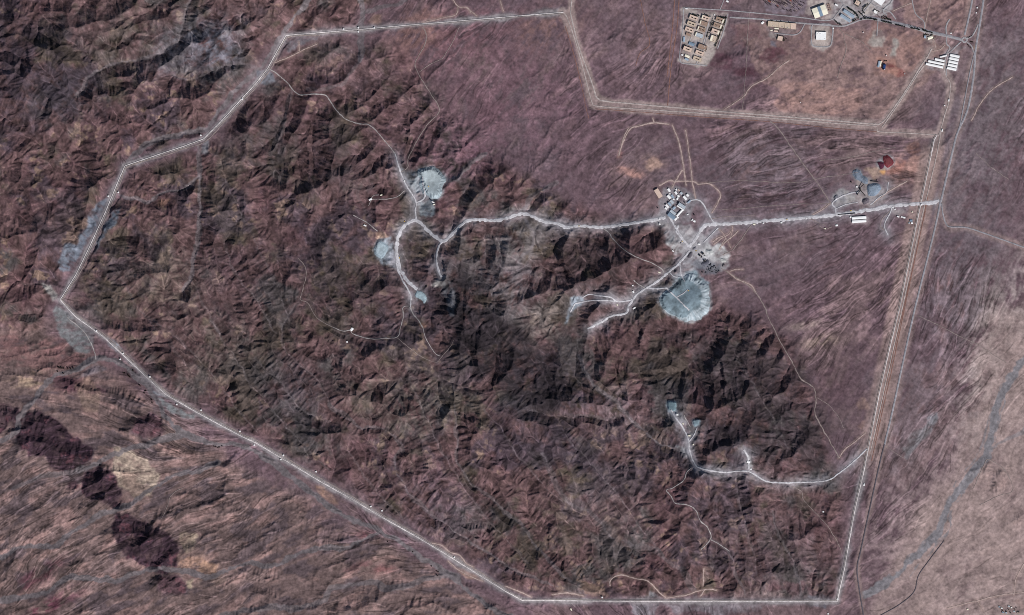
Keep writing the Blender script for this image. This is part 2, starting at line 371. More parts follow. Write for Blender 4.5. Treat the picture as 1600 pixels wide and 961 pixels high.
road('faint', 1.7, [(642,240),(650,222),(665,198),(678,184),(685,175),(685,166),(675,150),(663,130),(655,117),(648,100),(655,85),(665,65),(665,50),(660,42)])
road('faint', 1.2, [(655,112),(670,102),(690,92),(702,75),(712,55),(718,43)])
road('faint', 1.5, [(642,240),(637,250),(637,262),(628,268)])
road('site', 2.6, [(650,316),(660,312),(664,303),(661,290),(660,276)])
road('track', 1.3, [(632,298),(620,308),(605,311),(585,311),(578,312)])
road('track', 1.3, [(576,322),(580,313),(583,306),(592,304)])
road('track', 1.4, [(552,336),(575,349),(590,361)])
road('faint', 1.2, [(465,403),(476,415),(478,430),(474,450),(470,468),(480,473),(490,490),(500,501),(520,511)])
road('track', 1.5, [(520,511),(535,517),(547,516),(552,522),(570,528),(590,530),(600,528),(620,527),(625,515),(630,495),(630,481),(640,478)])
road('faint', 1.0, [(620,527),(640,543),(660,558),(680,566),(688,560),(700,546),(710,530)])
road('track', 1.7, [(940,356),(950,362),(960,375),(975,390),(1000,404),(1020,412),(1033,420),(1038,430)])
road('site', 2.4, [(1013,450),(1025,451),(1040,450),(1044,453),(1060,468),(1077,485)])
road('site', 1.8, [(1058,464),(1068,458),(1075,452)])
road('site', 1.6, [(1062,411),(1064,428),(1070,440)])
road('site', 1.6, [(1047,426),(1053,432),(1062,433)])
road('site', 2.0, [(990,467),(980,470),(965,471),(955,465),(945,463),(930,461),(920,460),(910,465)])
road('site', 2.0, [(965,471),(940,469),(920,470),(905,473),(898,475),(891,488)])
road('track', 1.6, [(1008,450),(998,444),(990,438)])
road('site', 2.2, [(1072,318),(1080,313),(1090,312),(1098,318),(1105,330),(1112,343),(1116,349)])
road('site', 2.4, [(1048,640),(1055,652),(1062,661),(1068,670),(1074,682),(1076,690),(1077,703),(1082,718),(1088,728),(1100,733),(1120,737),(1135,738),(1155,736),(1170,737),(1180,742),(1198,752),(1220,754.5),(1240,754),(1290,751),(1310,740),(1335,720),(1355,701)])
road('site', 1.8, [(1076,690),(1084,680),(1089,668)])
road('track', 1.3, [(1079,668),(1072,655),(1069,648)])
road('track', 1.6, [(1080,731),(1073,738),(1068,750),(1060,757),(1050,763),(1041,766),(1048,775),(1055,786),(1070,788),(1085,795),(1093,812),(1105,824),(1111,837),(1108,845),(1095,858)])
road('track', 1.4, [(1111,843),(1125,851),(1140,861)])
road('site', 2.6, [(1170,737),(1170,724),(1168,712),(1162,703)])
road('tan', 2, [(953,915),(955,905),(970,898),(990,903),(1010,907),(1025,920),(1040,934)])
road('tan', 1.8, [(1100,888),(1098,915)])
road('tan', 1.8, [(1040,934),(1070,930),(1090,924),(1103,921)])
road('tan', 2.2, [(1094,932),(1103,921),(1120,922)])
road('tan', 2.4, [(863,929),(885,926),(912,931)])
road('tan', 1.9, [(790,916),(815,926),(830,933)])
road('faint', 1.8, [(1127,420),(1145,430),(1160,440),(1180,457),(1195,480),(1200,495),(1210,515),(1225,545),(1240,570),(1250,590),(1270,605),(1275,622),(1273,645),(1285,670),(1300,695),(1310,716)])
road('faint', 1.0, [(1277,622),(1295,633),(1310,650),(1318,668)])
road('faint', 1.9, [(1203,189),(1215,200),(1240,235),(1265,270),(1290,305),(1300,320)])
road('tan', 1.8, [(1310,716),(1320,702),(1335,690),(1352,676)])
road('corridor', 2.4, [(895,-20),(892,15),(893,28),(905,75),(925,130),(931,150),(936,155),(945,158),(1000,163),(1100,172),(1200,180),(1300,188),(1365,194),(1375,193),(1385,184),(1415,142),(1437,106),(1447,92),(1456,76)])
road('corridor', 1.8, [(880,19),(888,32),(905,85),(922,150),(925,160),(930,165),(960,168),(1100,177),(1200,184),(1300,192),(1370,197)], sharp=False)
road('corridor', 1.4, [(1464,211),(1420,208),(1375,206),(1371,202),(1370,199)])
road('corridor', 1.7, [(1378,199),(1393,178),(1412,150),(1438,110),(1450,98)])
road('reddish', 1.4, [(883,40),(898,90),(910,140),(916,170),(920,185)])
road('reddish', 1.8, [(1062,-20),(1058,40),(1048,110),(1043,165)])
road('reddish', 1.8, [(1055,-20),(1051,40),(1044,105),(1042,120)])
road('reddish', 1.6, [(1450,305),(1437,370),(1418,460),(1395,570),(1375,660),(1362,720)])
road('reddish', 1.4, [(1446,330),(1410,490),(1385,600),(1366,690)])
road('reddish', 1.2, [(930,170),(1000,175),(1100,183),(1200,190),(1290,199),(1370,206)])
road('reddish', 1.4, [(999,-10),(1007,32),(1015,68),(1000,83),(993,103)])
road('corridor', 1.6, [(1466,212),(1470,202),(1476,180),(1482,160),(1485,132),(1478,118),(1474,100)])
road('corridor', 1.7, [(1470,205),(1464,240),(1450,300),(1436,358),(1400,525),(1360,705)])
road('highway', 3.6, [(1538,-20),(1536,5),(1529,49),(1524,81),(1521,120),(1512,170),(1497,205),(1491,225),(1470,315)])
road('highway', 3.2, [(1520,-20),(1519,0),(1513,30),(1507,55)])
road('highway', 1.9, [(1527,66),(1519,97),(1512,130),(1500,195),(1494,212)])
road('highway', 3.2, [(1470,312),(1460,360),(1430,480),(1410,570),(1395,640),(1382,695)])
road('asphalt', 2.4, [(1382,694),(1375,722),(1360,790),(1345,860),(1339.5,885),(1341,910),(1353,985)])
road('asphalt', 1.5, [(1600,770),(1560,780)][:0] or [(1475,845),(1450,878),(1435,900),(1428,925),(1405,945),(1375,962)])
road('highway', 2.3, [(1471,318),(1474,338),(1479,351),(1486,354.5),(1510,355.5),(1540,365),(1610,390)])
road('avenue', 2.0, [(1068,12),(1100,14),(1140,16.5),(1200,22),(1250,27),(1282,31.5),(1298,31),(1306,24),(1318,8)])
road('avenue', 2.8, [(1140,27),(1190,30),(1240,35),(1300,40),(1318,40.5),(1332,36),(1345,31),(1360,29.5),(1380,33.5),(1420,42),(1450,51),(1480,57),(1504,62)])
road('boulevard', 5.2, [(1345,29.5),(1362,28),(1382,32),(1420,40.5),(1450,49),(1480,56),(1503,62)])
road('avenue', 3.0, [(1507,58),(1511,62),(1507,66),(1503,62),(1507,58)])
road('avenue', 2.4, [(1510,60),(1518,57),(1524,48),(1528,38)])
road('avenue', 2.0, [(1510,65),(1518,72),(1521,82)])
road('avenue', 2.2, [(1479,56),(1479,68),(1484,74),(1480,82),(1477,92),(1478,104),(1479,118)])
road('avenue', 2.0, [(1502,65),(1494,72),(1486,80),(1480,84)])
road('avenue', 2.6, [(1479,54),(1478,44),(1480,36),(1484,30)])
road('avenue', 1.8, [(1372,31),(1371,42),(1370,56)])
road('avenue', 3.2, [(1318,8),(1326,14),(1338,22),(1346,28)])
road('avenue', 2.4, [(1347,22),(1356,10),(1364,0),(1370,-12)])
road('avenue', 2.6, [(1386,24),(1380,16),(1392,4),(1402,-12)])
road('avenue', 2.0, [(1088,100),(1098,70),(1110,24)])
road('tan', 1.6, [(1462,75),(1459,62),(1457,52)])
road('tan', 1.4, [(1457,80),(1470,76),(1476,70)])
road('tan', 2.0, [(1128,384),(1135,376),(1150,364),(1153,361)])
road('tan', 1.8, [(1114,381),(1126,373),(1138,366),(1142,360)])
road('tan', 1.6, [(1112,377),(1122,371),(1130,369)])
road('tan', 1.6, [(1124,390),(1130,378),(1134,372)])
road('tan', 1.2, [(1140,374),(1144,360),(1144,353)])
road('tan', 1.2, [(1124,358),(1132,368),(1142,387)])
road('site', 1.6, [(1099,379),(1110,368),(1122,356)])
road('faint', 1.5, [(1130,398),(1145,390),(1152,381),(1160,372),(1167,361),(1175,350)])
road('site', 3.4, [(1060,352),(1056,362),(1064,370),(1076,386)])
road('site', 3.0, [(1045,338),(1052,350),(1056,358)])
road('tan', 1.6, [(1136,424),(1152,436),(1172,445),(1180,456)])
road('tan', 1.3, [(1140,424),(1150,421),(1161,421)])
road('avenue', 2.0, [(1068,13),(1067,40),(1065,60),(1062,85),(1063,96),(1068,99),(1085,100.5),(1105,102.5)])
road('avenue', 1.8, [(1137,22),(1130,50),(1121,76)])
road('avenue', 1.2, [(1092,24),(1082,50),(1077,66),(1072,72),(1067,78)])
road('avenue', 1.2, [(1115,24),(1108,44),(1102,66),(1092,99)])
road('avenue', 1.3, [(1125,15),(1135,-10)])
road('avenue', 2.3, [(1318,8),(1330,17),(1340,26),(1347,31)])
road('avenue', 2.0, [(1318,8),(1308,-8)])
road('avenue', 2.3, [(1272,38),(1299,39.5),(1300,62),(1296,72),(1285,73),(1272,72),(1268,66),(1268,44),(1270,38)])
road('avenue', 1.8, [(1257,38),(1250,50),(1240,54.5),(1222,53),(1210,52)])
road('avenue', 2.0, [(1400,30),(1390,18),(1378,14),(1366,8),(1356,0)])
road('avenue', 1.8, [(1423,-10),(1430,20),(1443,33),(1445,48)])
road('tan', 1.5, [(1395,17),(1415,8),(1425,5)])
road('tan', 1.5, [(1456,-10),(1450,20),(1444,45)])
road('faint', 1.3, [(1312,46),(1317,52),(1319,62),(1322,76),(1315,100),(1308,122)])
road('faint', 1.2, [(1320,52),(1345,65),(1362,78)])
road('tan', 2, [(1233,94),(1219,104),(1200,121),(1175,134),(1162,150),(1145,162),(1132,170)])
road('faint', 1.0, [(1170,20),(1168,60),(1165,110),(1160,170)])
road('tan', 2.3, [(1045,194),(1022,192),(1000,196),(986,200),(978,212),(970,230),(966,245)])
road('tan', 1.9, [(982,200),(974,216),(971,226)])
road('tan', 2.2, [(1050,195),(1060,220),(1065,243),(1072,290)])
road('tan', 1.8, [(1071,203),(1077,243),(1082,285),(1087,311)])
road('tan', 1.6, [(1020,184),(1022,192)])
road('tan', 2.7, [(1030,290),(1045,282),(1054,283),(1062,272),(1066,266)])
road('tan', 2.2, [(1050,293),(1055,284),(1070,283),(1083,283),(1092,288)])
road('tan', 1.8, [(1092,287),(1109,287),(1125,302),(1122,315),(1112,332)])
road('faint', 1.0, [(1100,286),(1130,283),(1160,282),(1240,285),(1300,275),(1340,270)])
road('faint', 1.0, [(1110,327),(1150,326),(1200,322),(1280,318),(1300,318)])
road('faint', 1.0, [(1110,342),(1135,338),(1180,336)])
road('faint', 1.0, [(1280,252),(1330,245),(1360,238),(1400,230)])
road('faint', 1.3, [(1435,493),(1490,520),(1530,540),(1572,567)])
road('tan', 1.6, [(1605,872),(1588,903),(1584,930)])
road('tan', 1.8, [(1480,950),(1520,940),(1560,931),(1605,924)])
road('tan', 1.4, [(1528,939),(1535,953)])
road('faint', 1.3, [(1530,789),(1560,775),(1580,769),(1582,758),(1572,737),(1558,725),(1545,718),(1540,722),(1528,748),(1520,765)])
road('tan', 1.9, [(1582,120),(1550,140),(1530,165),(1518,188)])
road('faint', 1.0, [(1525,240),(1550,262),(1576,280)])
road('faint', 1.0, [(290,760),(268,773),(262,790),(252,810)])
road('track', 1.6, [(104,496),(120,508),(135,523),(146,545),(150,562)])
road('faint', 1.2, [(1382,360),(1375,352),(1380,340),(1392,328)])
road('site', 1.8, [(1394,322),(1391,332),(1384,345),(1382,355),(1388,368)])
road('faint', 1.1, [(1330,370),(1318,360),(1322,350)][:0] or [(1280,352),(1290,358),(1300,354)])
road('tan', 1.6, [(1297,318),(1285,326),(1270,335)])
road('site', 2.2, [(1306,336),(1305,325),(1300,318),(1312,308),(1328,302),(1342,300)])
road('site', 1.4, [(1306,326),(1320,320),(1340,316)])
road('site', 1.6, [(1360,320),(1374,308),(1385,300),(1388,285)])
road('tan', 1.9, [(1365,316),(1390,298),(1418,282)])
road('faint', 1.0, [(1290,352),(1265,342)])
road('tan', 1.6, [(450,110),(466,78),(467,68)][:0] or [(430,97),(450,90),(470,80),(495,68)])
road('tan', 1.4, [(467,65),(467,80)])
road('faint', 1.0, [(1237,760),(1252,768),(1256,782),(1280,808),(1295,825),(1310,850),(1315,865)])
road('faint', 1.0, [(1376,690),(1395,705),(1415,717)])
road('tan', 1.4, [(705,-5),(716,10),(730,12),(735,20)])
road('tan', 1.4, [(716,10),(714,20),(708,25),(690,28),(660,35)])
road('tan', 1.4, [(728,12),(745,25)])
road('tan', 1.4, [(780,-5),(786,18)])
road('tan', 1.9, [(675,848),(690,852),(702,862),(718,868),(728,880),(740,886)])
road('tan', 1.6, [(700,877),(715,890),(735,900),(755,908)])

_p = catmull(PERIM[3:37], 3.0); _t = np.gradient(_p, axis=0); _t /= np.linalg.norm(_t, axis=1)[:, None] + 1e-9; _o = _p + 4.2 * np.stack([_t[:, 1], -_t[:, 0]], 1)
R.setdefault('faint', []).append((_o[::1], 1.7))
flat = np.zeros((H, W), f32); DUST = np.zeros((H, W), f32); TANH = np.zeros((H, W), f32)
zsm = blur(Z, 7)
for kind, lst in R.items():
    D = np.full((H, W), 1e3, f32)
    for c, w in lst:
        line_dist(c, 16, D)
        wmax = w
    grow = {'site': 3.4, 'perimeter': 3.2, 'highway': 2.6, 'avenue': 2.2, 'boulevard': 3.4, 'corridor': 2.4, 'asphalt': 2.6}.get(kind, 1.6)
    np.maximum(flat, 1 - smooth(D, grow, grow + 4), out=flat)
    if kind == 'site': DUST = np.exp(-(np.maximum(D - 1.5, 0) / 8.0) ** 1.2)
    if kind == 'perimeter': PERD = D.copy()
    if kind == 'asphalt': ASPD = D.copy()
    if kind == 'corridor': CORD = D.copy()
    if kind == 'tan': TANH = np.exp(-(D / 2.2) ** 2)
    if kind == 'highway': HWD = D.copy()
PADS_FLAT = [[(1055,3),(1145,14),(1125,108),(1055,104)],[(1180,-60),(1400,-60),(1400,45),(1180,45)],[(1185,30),(1305,40),(1300,78),(1195,80)],
             [(1445,70),(1515,80),(1505,116),(1440,112)],[(1015,285),(1095,285),(1095,352),(1025,352)],[(1300,262),(1390,262),(1380,322),(1295,325)],
             [(1325,332),(1360,332),(1362,352),(1325,352)],[(1365,85),(1410,85),(1410,125),(1365,125)],[(1062,370),(1135,372),(1135,425),(1075,425)]]
for p in PADS_FLAT: np.maximum(flat, poly_mask(p, 5), out=flat)
Z = Z * (1 - flat) + blur(zsm, 4) * flat

# ------------------------------------------------------------------ spoil heaps and stockpiles: outline, height, slope
HEAPS = []; HEAPM = np.zeros((H, W), f32)
def add_heap(name, pts, hmax, slope, col, label, cat, rim=None, flute=.25, grain_=.10, rimw=0, rimdir=0):
    """shape the ground into a flat topped heap with fluted sides; the heap itself is built later on this surface"""
    global Z
    p = np.array(pts, float); a, b = p.min(0) - 5, p.max(0) + 5
    i0, i1, j0, j1 = int(a[0] - U0), int(b[0] - U0) + 1, int(a[1] - V0), int(b[1] - V0) + 1
    x, y = uu[j0:j1, i0:i1], vv[j0:j1, i0:i1]; ins, D = inside(p, x, y)
    base = blur(Z[max(0, j0 - 30):j1 + 30, i0 - 30:i1 + 30], 9)[min(30, j0):, 30:][:j1 - j0, :i1 - i0]
    w = blur(ins.astype(f32), 2); Z[j0:j1, i0:i1] = Z[j0:j1, i0:i1] * (1 - w) + base * w
    np.maximum(HEAPM[j0:j1, i0:i1], ins.astype(f32), out=HEAPM[j0:j1, i0:i1])
    fl = fluting(p, x, y)
    Z[j0:j1, i0:i1] += np.where(ins, np.minimum(D * S * slope * (1 + flute * fl), hmax), 0)
    HEAPS.append((name, pts, hmax, slope, col, label, cat, rim, flute, grain_, rimw, rimdir))
def inside(p, x, y):
    wx, wy = x + 1.7 * sample(WX, x, y), y + 1.7 * sample(WY, x, y)
    ins = np.zeros(x.shape, bool); D = np.full(x.shape, 1e3); q = catmull(list(map(tuple, p)) + [tuple(p[0])], 1.0)
    for (ax_, ay_), (bx, by) in zip(q[:-1], q[1:]):
        if ay_ != by: ins ^= ((ay_ > wy) != (by > wy)) & (wx < (bx - ax_) * (wy - ay_) / (by - ay_ + 1e-12) + ax_)
        dx, dy = bx - ax_, by - ay_; tt = np.clip(((wx - ax_) * dx + (wy - ay_) * dy) / (dx * dx + dy * dy + 1e-9), 0, 1)
        D = np.minimum(D, np.hypot(wx - ax_ - tt * dx, wy - ay_ - tt * dy))
    return ins, D
def fluting(p, x, y):
    cx, cy = p.mean(0); an = np.arctan2(y - cy, x - cx); r = np.random.RandomState(int(abs(cx * 7 + cy)) % 9999); ph = r.rand(5) * 6.28
    return sum(np.sin(an * k_ + ph[i]) for i, k_ in enumerate((17, 23, 31, 43, 57))) / 3.2
add_heap('spoil_heap', [(649,270),(654,264),(660,260.5),(668,259.5),(677,260),(682,264),(688,267.5),(693,273),(697,279),(697,286),(694,291),(692,297),(693,302),(688,308),(682,312),(675,310),(668,306),(660,301),(656,292),(656,283),(650,276)],
     17, .8, (160,170,174), 'pale blue grey fan of spoil north of the loop road, with a fluted edge', 'spoil heap', (138,150,157))
add_heap('spoil_heap', [(1062,432),(1078,428),(1090,430),(1102,438),(1109,448),(1111,462),(1109,478),(1105,488),(1094,497),(1076,503),(1068,500),(1059,495),(1047,491),(1036,484),(1030,474),(1030,464),(1036,456),(1046,449),(1054,442)],
     15, .75, (104,118,126), 'great blue grey spoil dump below the crusher yard, with a pale fluted east rim', 'spoil heap', (150,159,165), grain_=.22, rimw=15, rimdir=.1)
add_heap('spoil_heap', [(582,386),(590,378),(602,380),(608,388),(603,396),(596,402),(588,398)], 6, .6, (150,164,172), 'smaller pale spoil heap west of the loop road', 'spoil heap', (134,148,158))
add_heap('spoil_heap', [(653,451),(660,453),(666,461),(667,470),(662,473),(658,467),(650,462)], 3, .4, (152,170,178), 'pale teal spoil pad at the south end of the loop road', 'spoil heap', (140,156,164))
add_heap('stockpile', [(1333,270),(1336,265),(1341,264),(1346,267),(1348,273),(1353,281),(1354,285),(1349,287),(1341,283),(1335,278)], 8, .6, (120,130,144), 'blue grey stockpile, north-western lobe above the conveyors', 'stockpile', (108,118,132))
add_heap('stockpile', [(1354,286),(1362,285),(1371,286),(1375,291),(1374,299),(1367,306),(1360,305),(1355,299),(1353,292)], 8, .6, (124,136,150), 'blue grey stockpile, eastern lobe beside the conveyors', 'stockpile', (112,124,140))
add_heap('stockpile', [(1346,314),(1349,309),(1355,308),(1360,311),(1360.5,316),(1356,320),(1350,319.5)], 11, .62, (118,110,116), 'dark round cone of crushed rock beside the haul road', 'stockpile', (92,86,94))
add_heap('stockpile', [(1300,310),(1305,307),(1310,308),(1308,315),(1303,318)], 5, .6, (104,104,112), 'small dark grey stockpile west of the crusher', 'stockpile')
add_heap('stockpile', [(1045,628),(1050,626),(1056,629),(1056,638),(1051,642),(1045,637)], 3, .5, (122,142,150), 'teal grey rock pile at the head of the south quarry', 'stockpile')
add_heap('stockpile', [(1081,657),(1090,655),(1090,662),(1084,665)], 3, .5, (122,138,146), 'small teal grey rock pile east of the south quarry', 'stockpile')
for i, (pts, cl, lb) in enumerate([([(1074,396),(1080,395.5),(1083,401),(1081,406),(1075,405)], (92,88,96), 'dark rock pile in the west of the crusher yard'),
     ([(1081,387),(1086,386),(1087,391),(1082,392)], (112,110,118), 'small grey pile in the north of the crusher yard'),([(1096,408),(1103,407),(1106,411),(1101,415),(1096,413)], (88,88,98), 'dark pile in the middle of the crusher yard'),
     ([(1105,387),(1112,388),(1114,395),(1108,398),(1104,392)], (176,178,178), 'white rubble pile in the east of the crusher yard'),([(1124,405),(1131,404),(1133,409),(1127,411)], (178,178,176), 'white rubble pile at the far east of the crusher yard')]):
    add_heap('stockpile', pts, 5, .6, cl, lb, 'stockpile')
add_heap('stockpile', [(1379,245),(1386,242),(1392,246),(1395,253),(1391,260),(1385,262),(1380,256)], 7, .6, (108,58,62), 'dark red earth pile by the ochre pad', 'stockpile', (96,40,48))
add_heap('stockpile', [(1368,255),(1374,252.5),(1380,254),(1380,262),(1373,264)], 5, .6, (74,36,52), 'blackish purple pile west of the red earth pile', 'stockpile')


# ------------------------------------------------------------------ ground colours (the soil itself; the dark mountain belt also holds painted slope shade)
def lin(c):
    c = np.array(c, float) / 255.0
    return np.where(c <= .04045, c / 12.92, ((c + .055) / 1.055) ** 2.4).astype(f32)
GAIN = 1.0
def alb(c): return lin(c) * GAIN
def tal(c):
    c = np.array(c, float); return alb(c.mean() + .68 * (c - c.mean()) + np.array((1, -.5, .5)))
C = np.empty((H, W, 3), f32)
def mix(mask, col):
    ys = np.nonzero(mask.max(1) > .004)[0]; xs = np.nonzero(mask.max(0) > .004)[0]
    if not len(ys): return
    sl = (slice(ys[0], ys[-1] + 1), slice(xs[0], xs[-1] + 1))
    m = np.clip(mask[sl], 0, 1)[..., None]; C[sl] = C[sl] * (1 - m) + col * m
C[:] = alb((101,83,89))
n1, n2, n3, n4c, n5 = fbm(110, 4, .55), fbm(60, 4, .6), fbm(36, 5, .65), fbm(18, 4, .65), fbm(8, 3, .7)
# plains
mix(smooth(n2 + .5 * st2, .2, 1.6) * .32, alb((124,106,102)))
mix(smooth(-n1 + .4 * st2, .2, 1.6) * .4, alb((92,83,90)))
mix(smooth(n3 + .8 * st2, .8, 2.2) * .3, alb((108,86,88)))
# mountains
mtm = np.clip(inner + outerm, 0, 1)
MC = np.empty_like(C); MC[:] = alb((99,78,79))
def mmix(mask, col):
    m = np.clip(mask, 0, 1)[..., None]; MC[:] = MC * (1 - m) + col * m
mmix(smooth(n3, .2, 1.5) * .8, alb((102,92,80)))
mmix(smooth(n2 + .5 * n4c, .4, 1.8) * .8, alb((90,88,88)))
mmix(smooth(-n3 + .6 * n4c, .4, 1.8) * .75, alb((96,72,76)))
mmix(smooth(-n2 + .6 * n4c, .5, 1.9) * .7, alb((74,66,75)))
mmix(smooth(n4c * .8 + n5 * .8, 1.0, 2.4) * .6, alb((128,108,92)))
mmix(smooth(n2 * .5 + n3 * .8 + .3 * n5, .2, 1.5) * .55, alb((58,51,55)))
MC *= np.array((.84, .84, .84), f32)
C = C * (1 - mtm[..., None]) + MC * mtm[..., None]
# badlands of the south-west
mix(badl * (1 - hillm) * .8, alb((106,90,87)))
mix(badl * smooth(st2 + .4 * n4c, .3, 1.6) * .7, alb((124,101,98)))
mix(badl * smooth(-st2 + .6 * n4c, .3, 1.4) * .6, alb((84,74,80)))
# local tints
for u, v, ru, rv, an, col, k in [
    (1570,560,50,130,16,(148,132,128),.95),(1570,890,130,90,-25,(144,124,120),.95),(1580,690,60,90,20,(140,122,118),.7),(1540,480,20,60,0,(140,126,116),.4),(1440,820,70,110,25,(128,108,106),.55),
    (1540,200,70,140,15,(106,94,98),.7),(1500,430,50,90,15,(100,88,94),.7),(1420,640,40,90,20,(104,90,96),.6),
    (1330,110,60,40,0,(136,106,104),.7),(1260,150,50,25,-20,(150,118,112),.75),(1420,80,60,45,0,(134,106,104),.7),(1240,100,40,30,0,(112,82,86),.5),
    (700,60,90,45,-10,(116,78,84),.8),(830,150,80,90,-50,(108,78,88),.7),(1000,60,80,60,-40,(116,92,98),.5),(780,130,60,60,-50,(114,82,90),.6),(770,175,35,14,-50,(106,74,84),.5),(720,180,40,40,-50,(106,76,84),.6),
    (860,40,50,26,-25,(126,92,84),.6),(650,50,40,30,-40,(124,90,80),.6),(640,200,80,45,-50,(100,72,78),.5),(700,250,40,40,0,(104,70,82),.5),
    (750,240,30,24,-30,(108,72,86),.5),(560,110,60,50,0,(96,74,78),.5),(420,40,50,40,-50,(98,74,74),.4),
    (1180,120,30,20,0,(90,60,70),.5),(1210,82,28,14,-20,(84,52,64),.75),(1130,95,22,12,-20,(92,64,74),.7),(1165,60,22,14,-20,(104,72,72),.6),(1165,112,18,6,0,(84,52,62),.8),
    (1150,290,70,45,-20,(94,78,86),.6),(1250,400,110,40,-25,(98,82,88),.5),(1250,300,70,40,-12,(97,83,90),.6),(1200,240,90,40,-15,(98,84,90),.6),(1000,250,60,50,-40,(96,78,84),.4),
    (1022,256,13,9,20,(156,120,104),.95),(984,268,22,6,12,(142,104,98),.85),(1345,240,30,8,-10,(120,100,96),.5),
    (940,780,70,60,45,(98,84,84),.5),(960,640,40,30,20,(116,96,102),.6),(900,630,24,20,0,(108,86,96),.5),(540,800,40,60,50,(96,74,84),.4),(680,790,60,60,50,(94,76,86),.5),
    (1280,535,28,9,-10,(136,114,100),.7),(1255,508,25,6,-10,(132,114,104),.6),(1290,600,30,30,0,(92,62,68),.6),(1210,720,50,20,-20,(110,86,84),.4),
    (790,440,80,50,-70,(104,98,100),.6),(720,420,26,40,-60,(112,100,102),.5),(860,500,50,24,-40,(118,106,98),.6),(810,380,50,26,-20,(104,100,96),.5),
    (300,70,70,34,-25,(92,92,100),.7),(340,80,30,24,0,(90,94,106),.7),(170,60,70,50,-40,(88,78,74),.4),(60,120,70,60,0,(70,58,64),.6),(100,150,50,30,0,(74,76,82),.5),
    (250,430,60,50,0,(104,92,80),.5),(330,540,60,60,60,(94,82,76),.5),(460,600,40,40,0,(82,76,80),.5),(600,600,60,80,70,(98,86,78),.4),(660,640,40,60,70,(90,86,78),.5),
    (40,590,24,10,-20,(150,124,98),.7),(55,600,14,7,0,(156,132,104),.6),(60,560,80,18,0,(116,80,78),.7),(50,535,60,12,5,(118,78,76),.6),(120,560,30,8,10,(122,84,84),.7),
    (200,600,60,14,8,(112,84,80),.5),(110,600,40,12,10,(92,54,62),.6),(60,900,40,10,-30,(98,50,62),.7),(70,950,40,8,-25,(100,42,60),.8),(100,935,30,9,-30,(92,50,66),.5),
    (560,885,20,8,-10,(104,62,66),.6),(600,890,16,6,0,(112,60,62),.6),(570,835,12,5,0,(104,52,62),.6),(300,880,24,12,10,(150,112,92),.8),(330,905,20,10,0,(132,106,92),.5),
    (1553,745,26,24,0,(112,80,78),.85),(1581,808,19,18,0,(110,84,82),.8),(1532,905,6,5,0,(110,78,76),.6),
    (1425,228,16,16,0,(118,92,86),.7),(1405,262,22,16,-8,(140,98,90),.75),(1435,275,18,16,0,(132,98,90),.6),(1465,60,40,30,0,(128,104,102),.4),
    (100,350,60,40,40,(84,68,66),.4),(400,200,60,60,60,(80,66,70),.4),(520,260,70,60,60,(78,64,68),.5),(760,520,40,110,-35,(48,43,48),.8),(720,450,26,40,-20,(52,48,52),.7),(860,600,60,40,20,(54,50,60),.6),(920,420,70,50,10,(80,66,68),.6),  # darkest central tints: dark rock plus slope shade painted into the ground colour
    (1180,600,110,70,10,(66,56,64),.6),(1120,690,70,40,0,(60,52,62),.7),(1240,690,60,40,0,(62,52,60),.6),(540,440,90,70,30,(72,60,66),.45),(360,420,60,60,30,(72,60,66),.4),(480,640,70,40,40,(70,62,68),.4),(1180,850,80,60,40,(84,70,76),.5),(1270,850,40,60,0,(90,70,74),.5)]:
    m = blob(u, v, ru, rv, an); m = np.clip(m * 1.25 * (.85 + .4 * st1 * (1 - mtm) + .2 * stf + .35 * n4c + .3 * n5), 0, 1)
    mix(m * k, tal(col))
for p, col, k in [([(690,430),(720,430),(760,480),(800,520),(880,560),(905,620),(840,645),(770,600),(720,540),(690,480)], (50,44,48), .75),  # dark belt: rock colour with the shade of its slopes painted in
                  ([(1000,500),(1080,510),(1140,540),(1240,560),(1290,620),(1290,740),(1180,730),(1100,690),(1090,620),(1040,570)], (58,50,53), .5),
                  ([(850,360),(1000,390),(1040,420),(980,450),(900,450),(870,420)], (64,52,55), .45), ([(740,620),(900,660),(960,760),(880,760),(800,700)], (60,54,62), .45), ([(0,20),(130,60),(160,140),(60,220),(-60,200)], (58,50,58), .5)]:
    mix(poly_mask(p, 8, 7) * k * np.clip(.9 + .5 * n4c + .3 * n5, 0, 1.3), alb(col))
for p in HILLS[:4]:
    mix(poly_mask(p, 7, 5) * .45, alb((86,66,70))); mix(np.clip(poly_mask(p, 2.2, 4) * (1.1 + .3 * n5 + .25 * n4c), 0, 1) * .93, alb((56,42,51)))
for p in HILLS[4:6]: mix(poly_mask(p, 1.6, 1.5) * .85, alb((74,56,62)))
for p in HILLS[6:]: mix(poly_mask(p, 2, 2) * .6, alb((74,52,60)))
mix(hillm * smooth(n5 + .5 * rug, .8, 2.0) * .5, alb((100,66,72)))
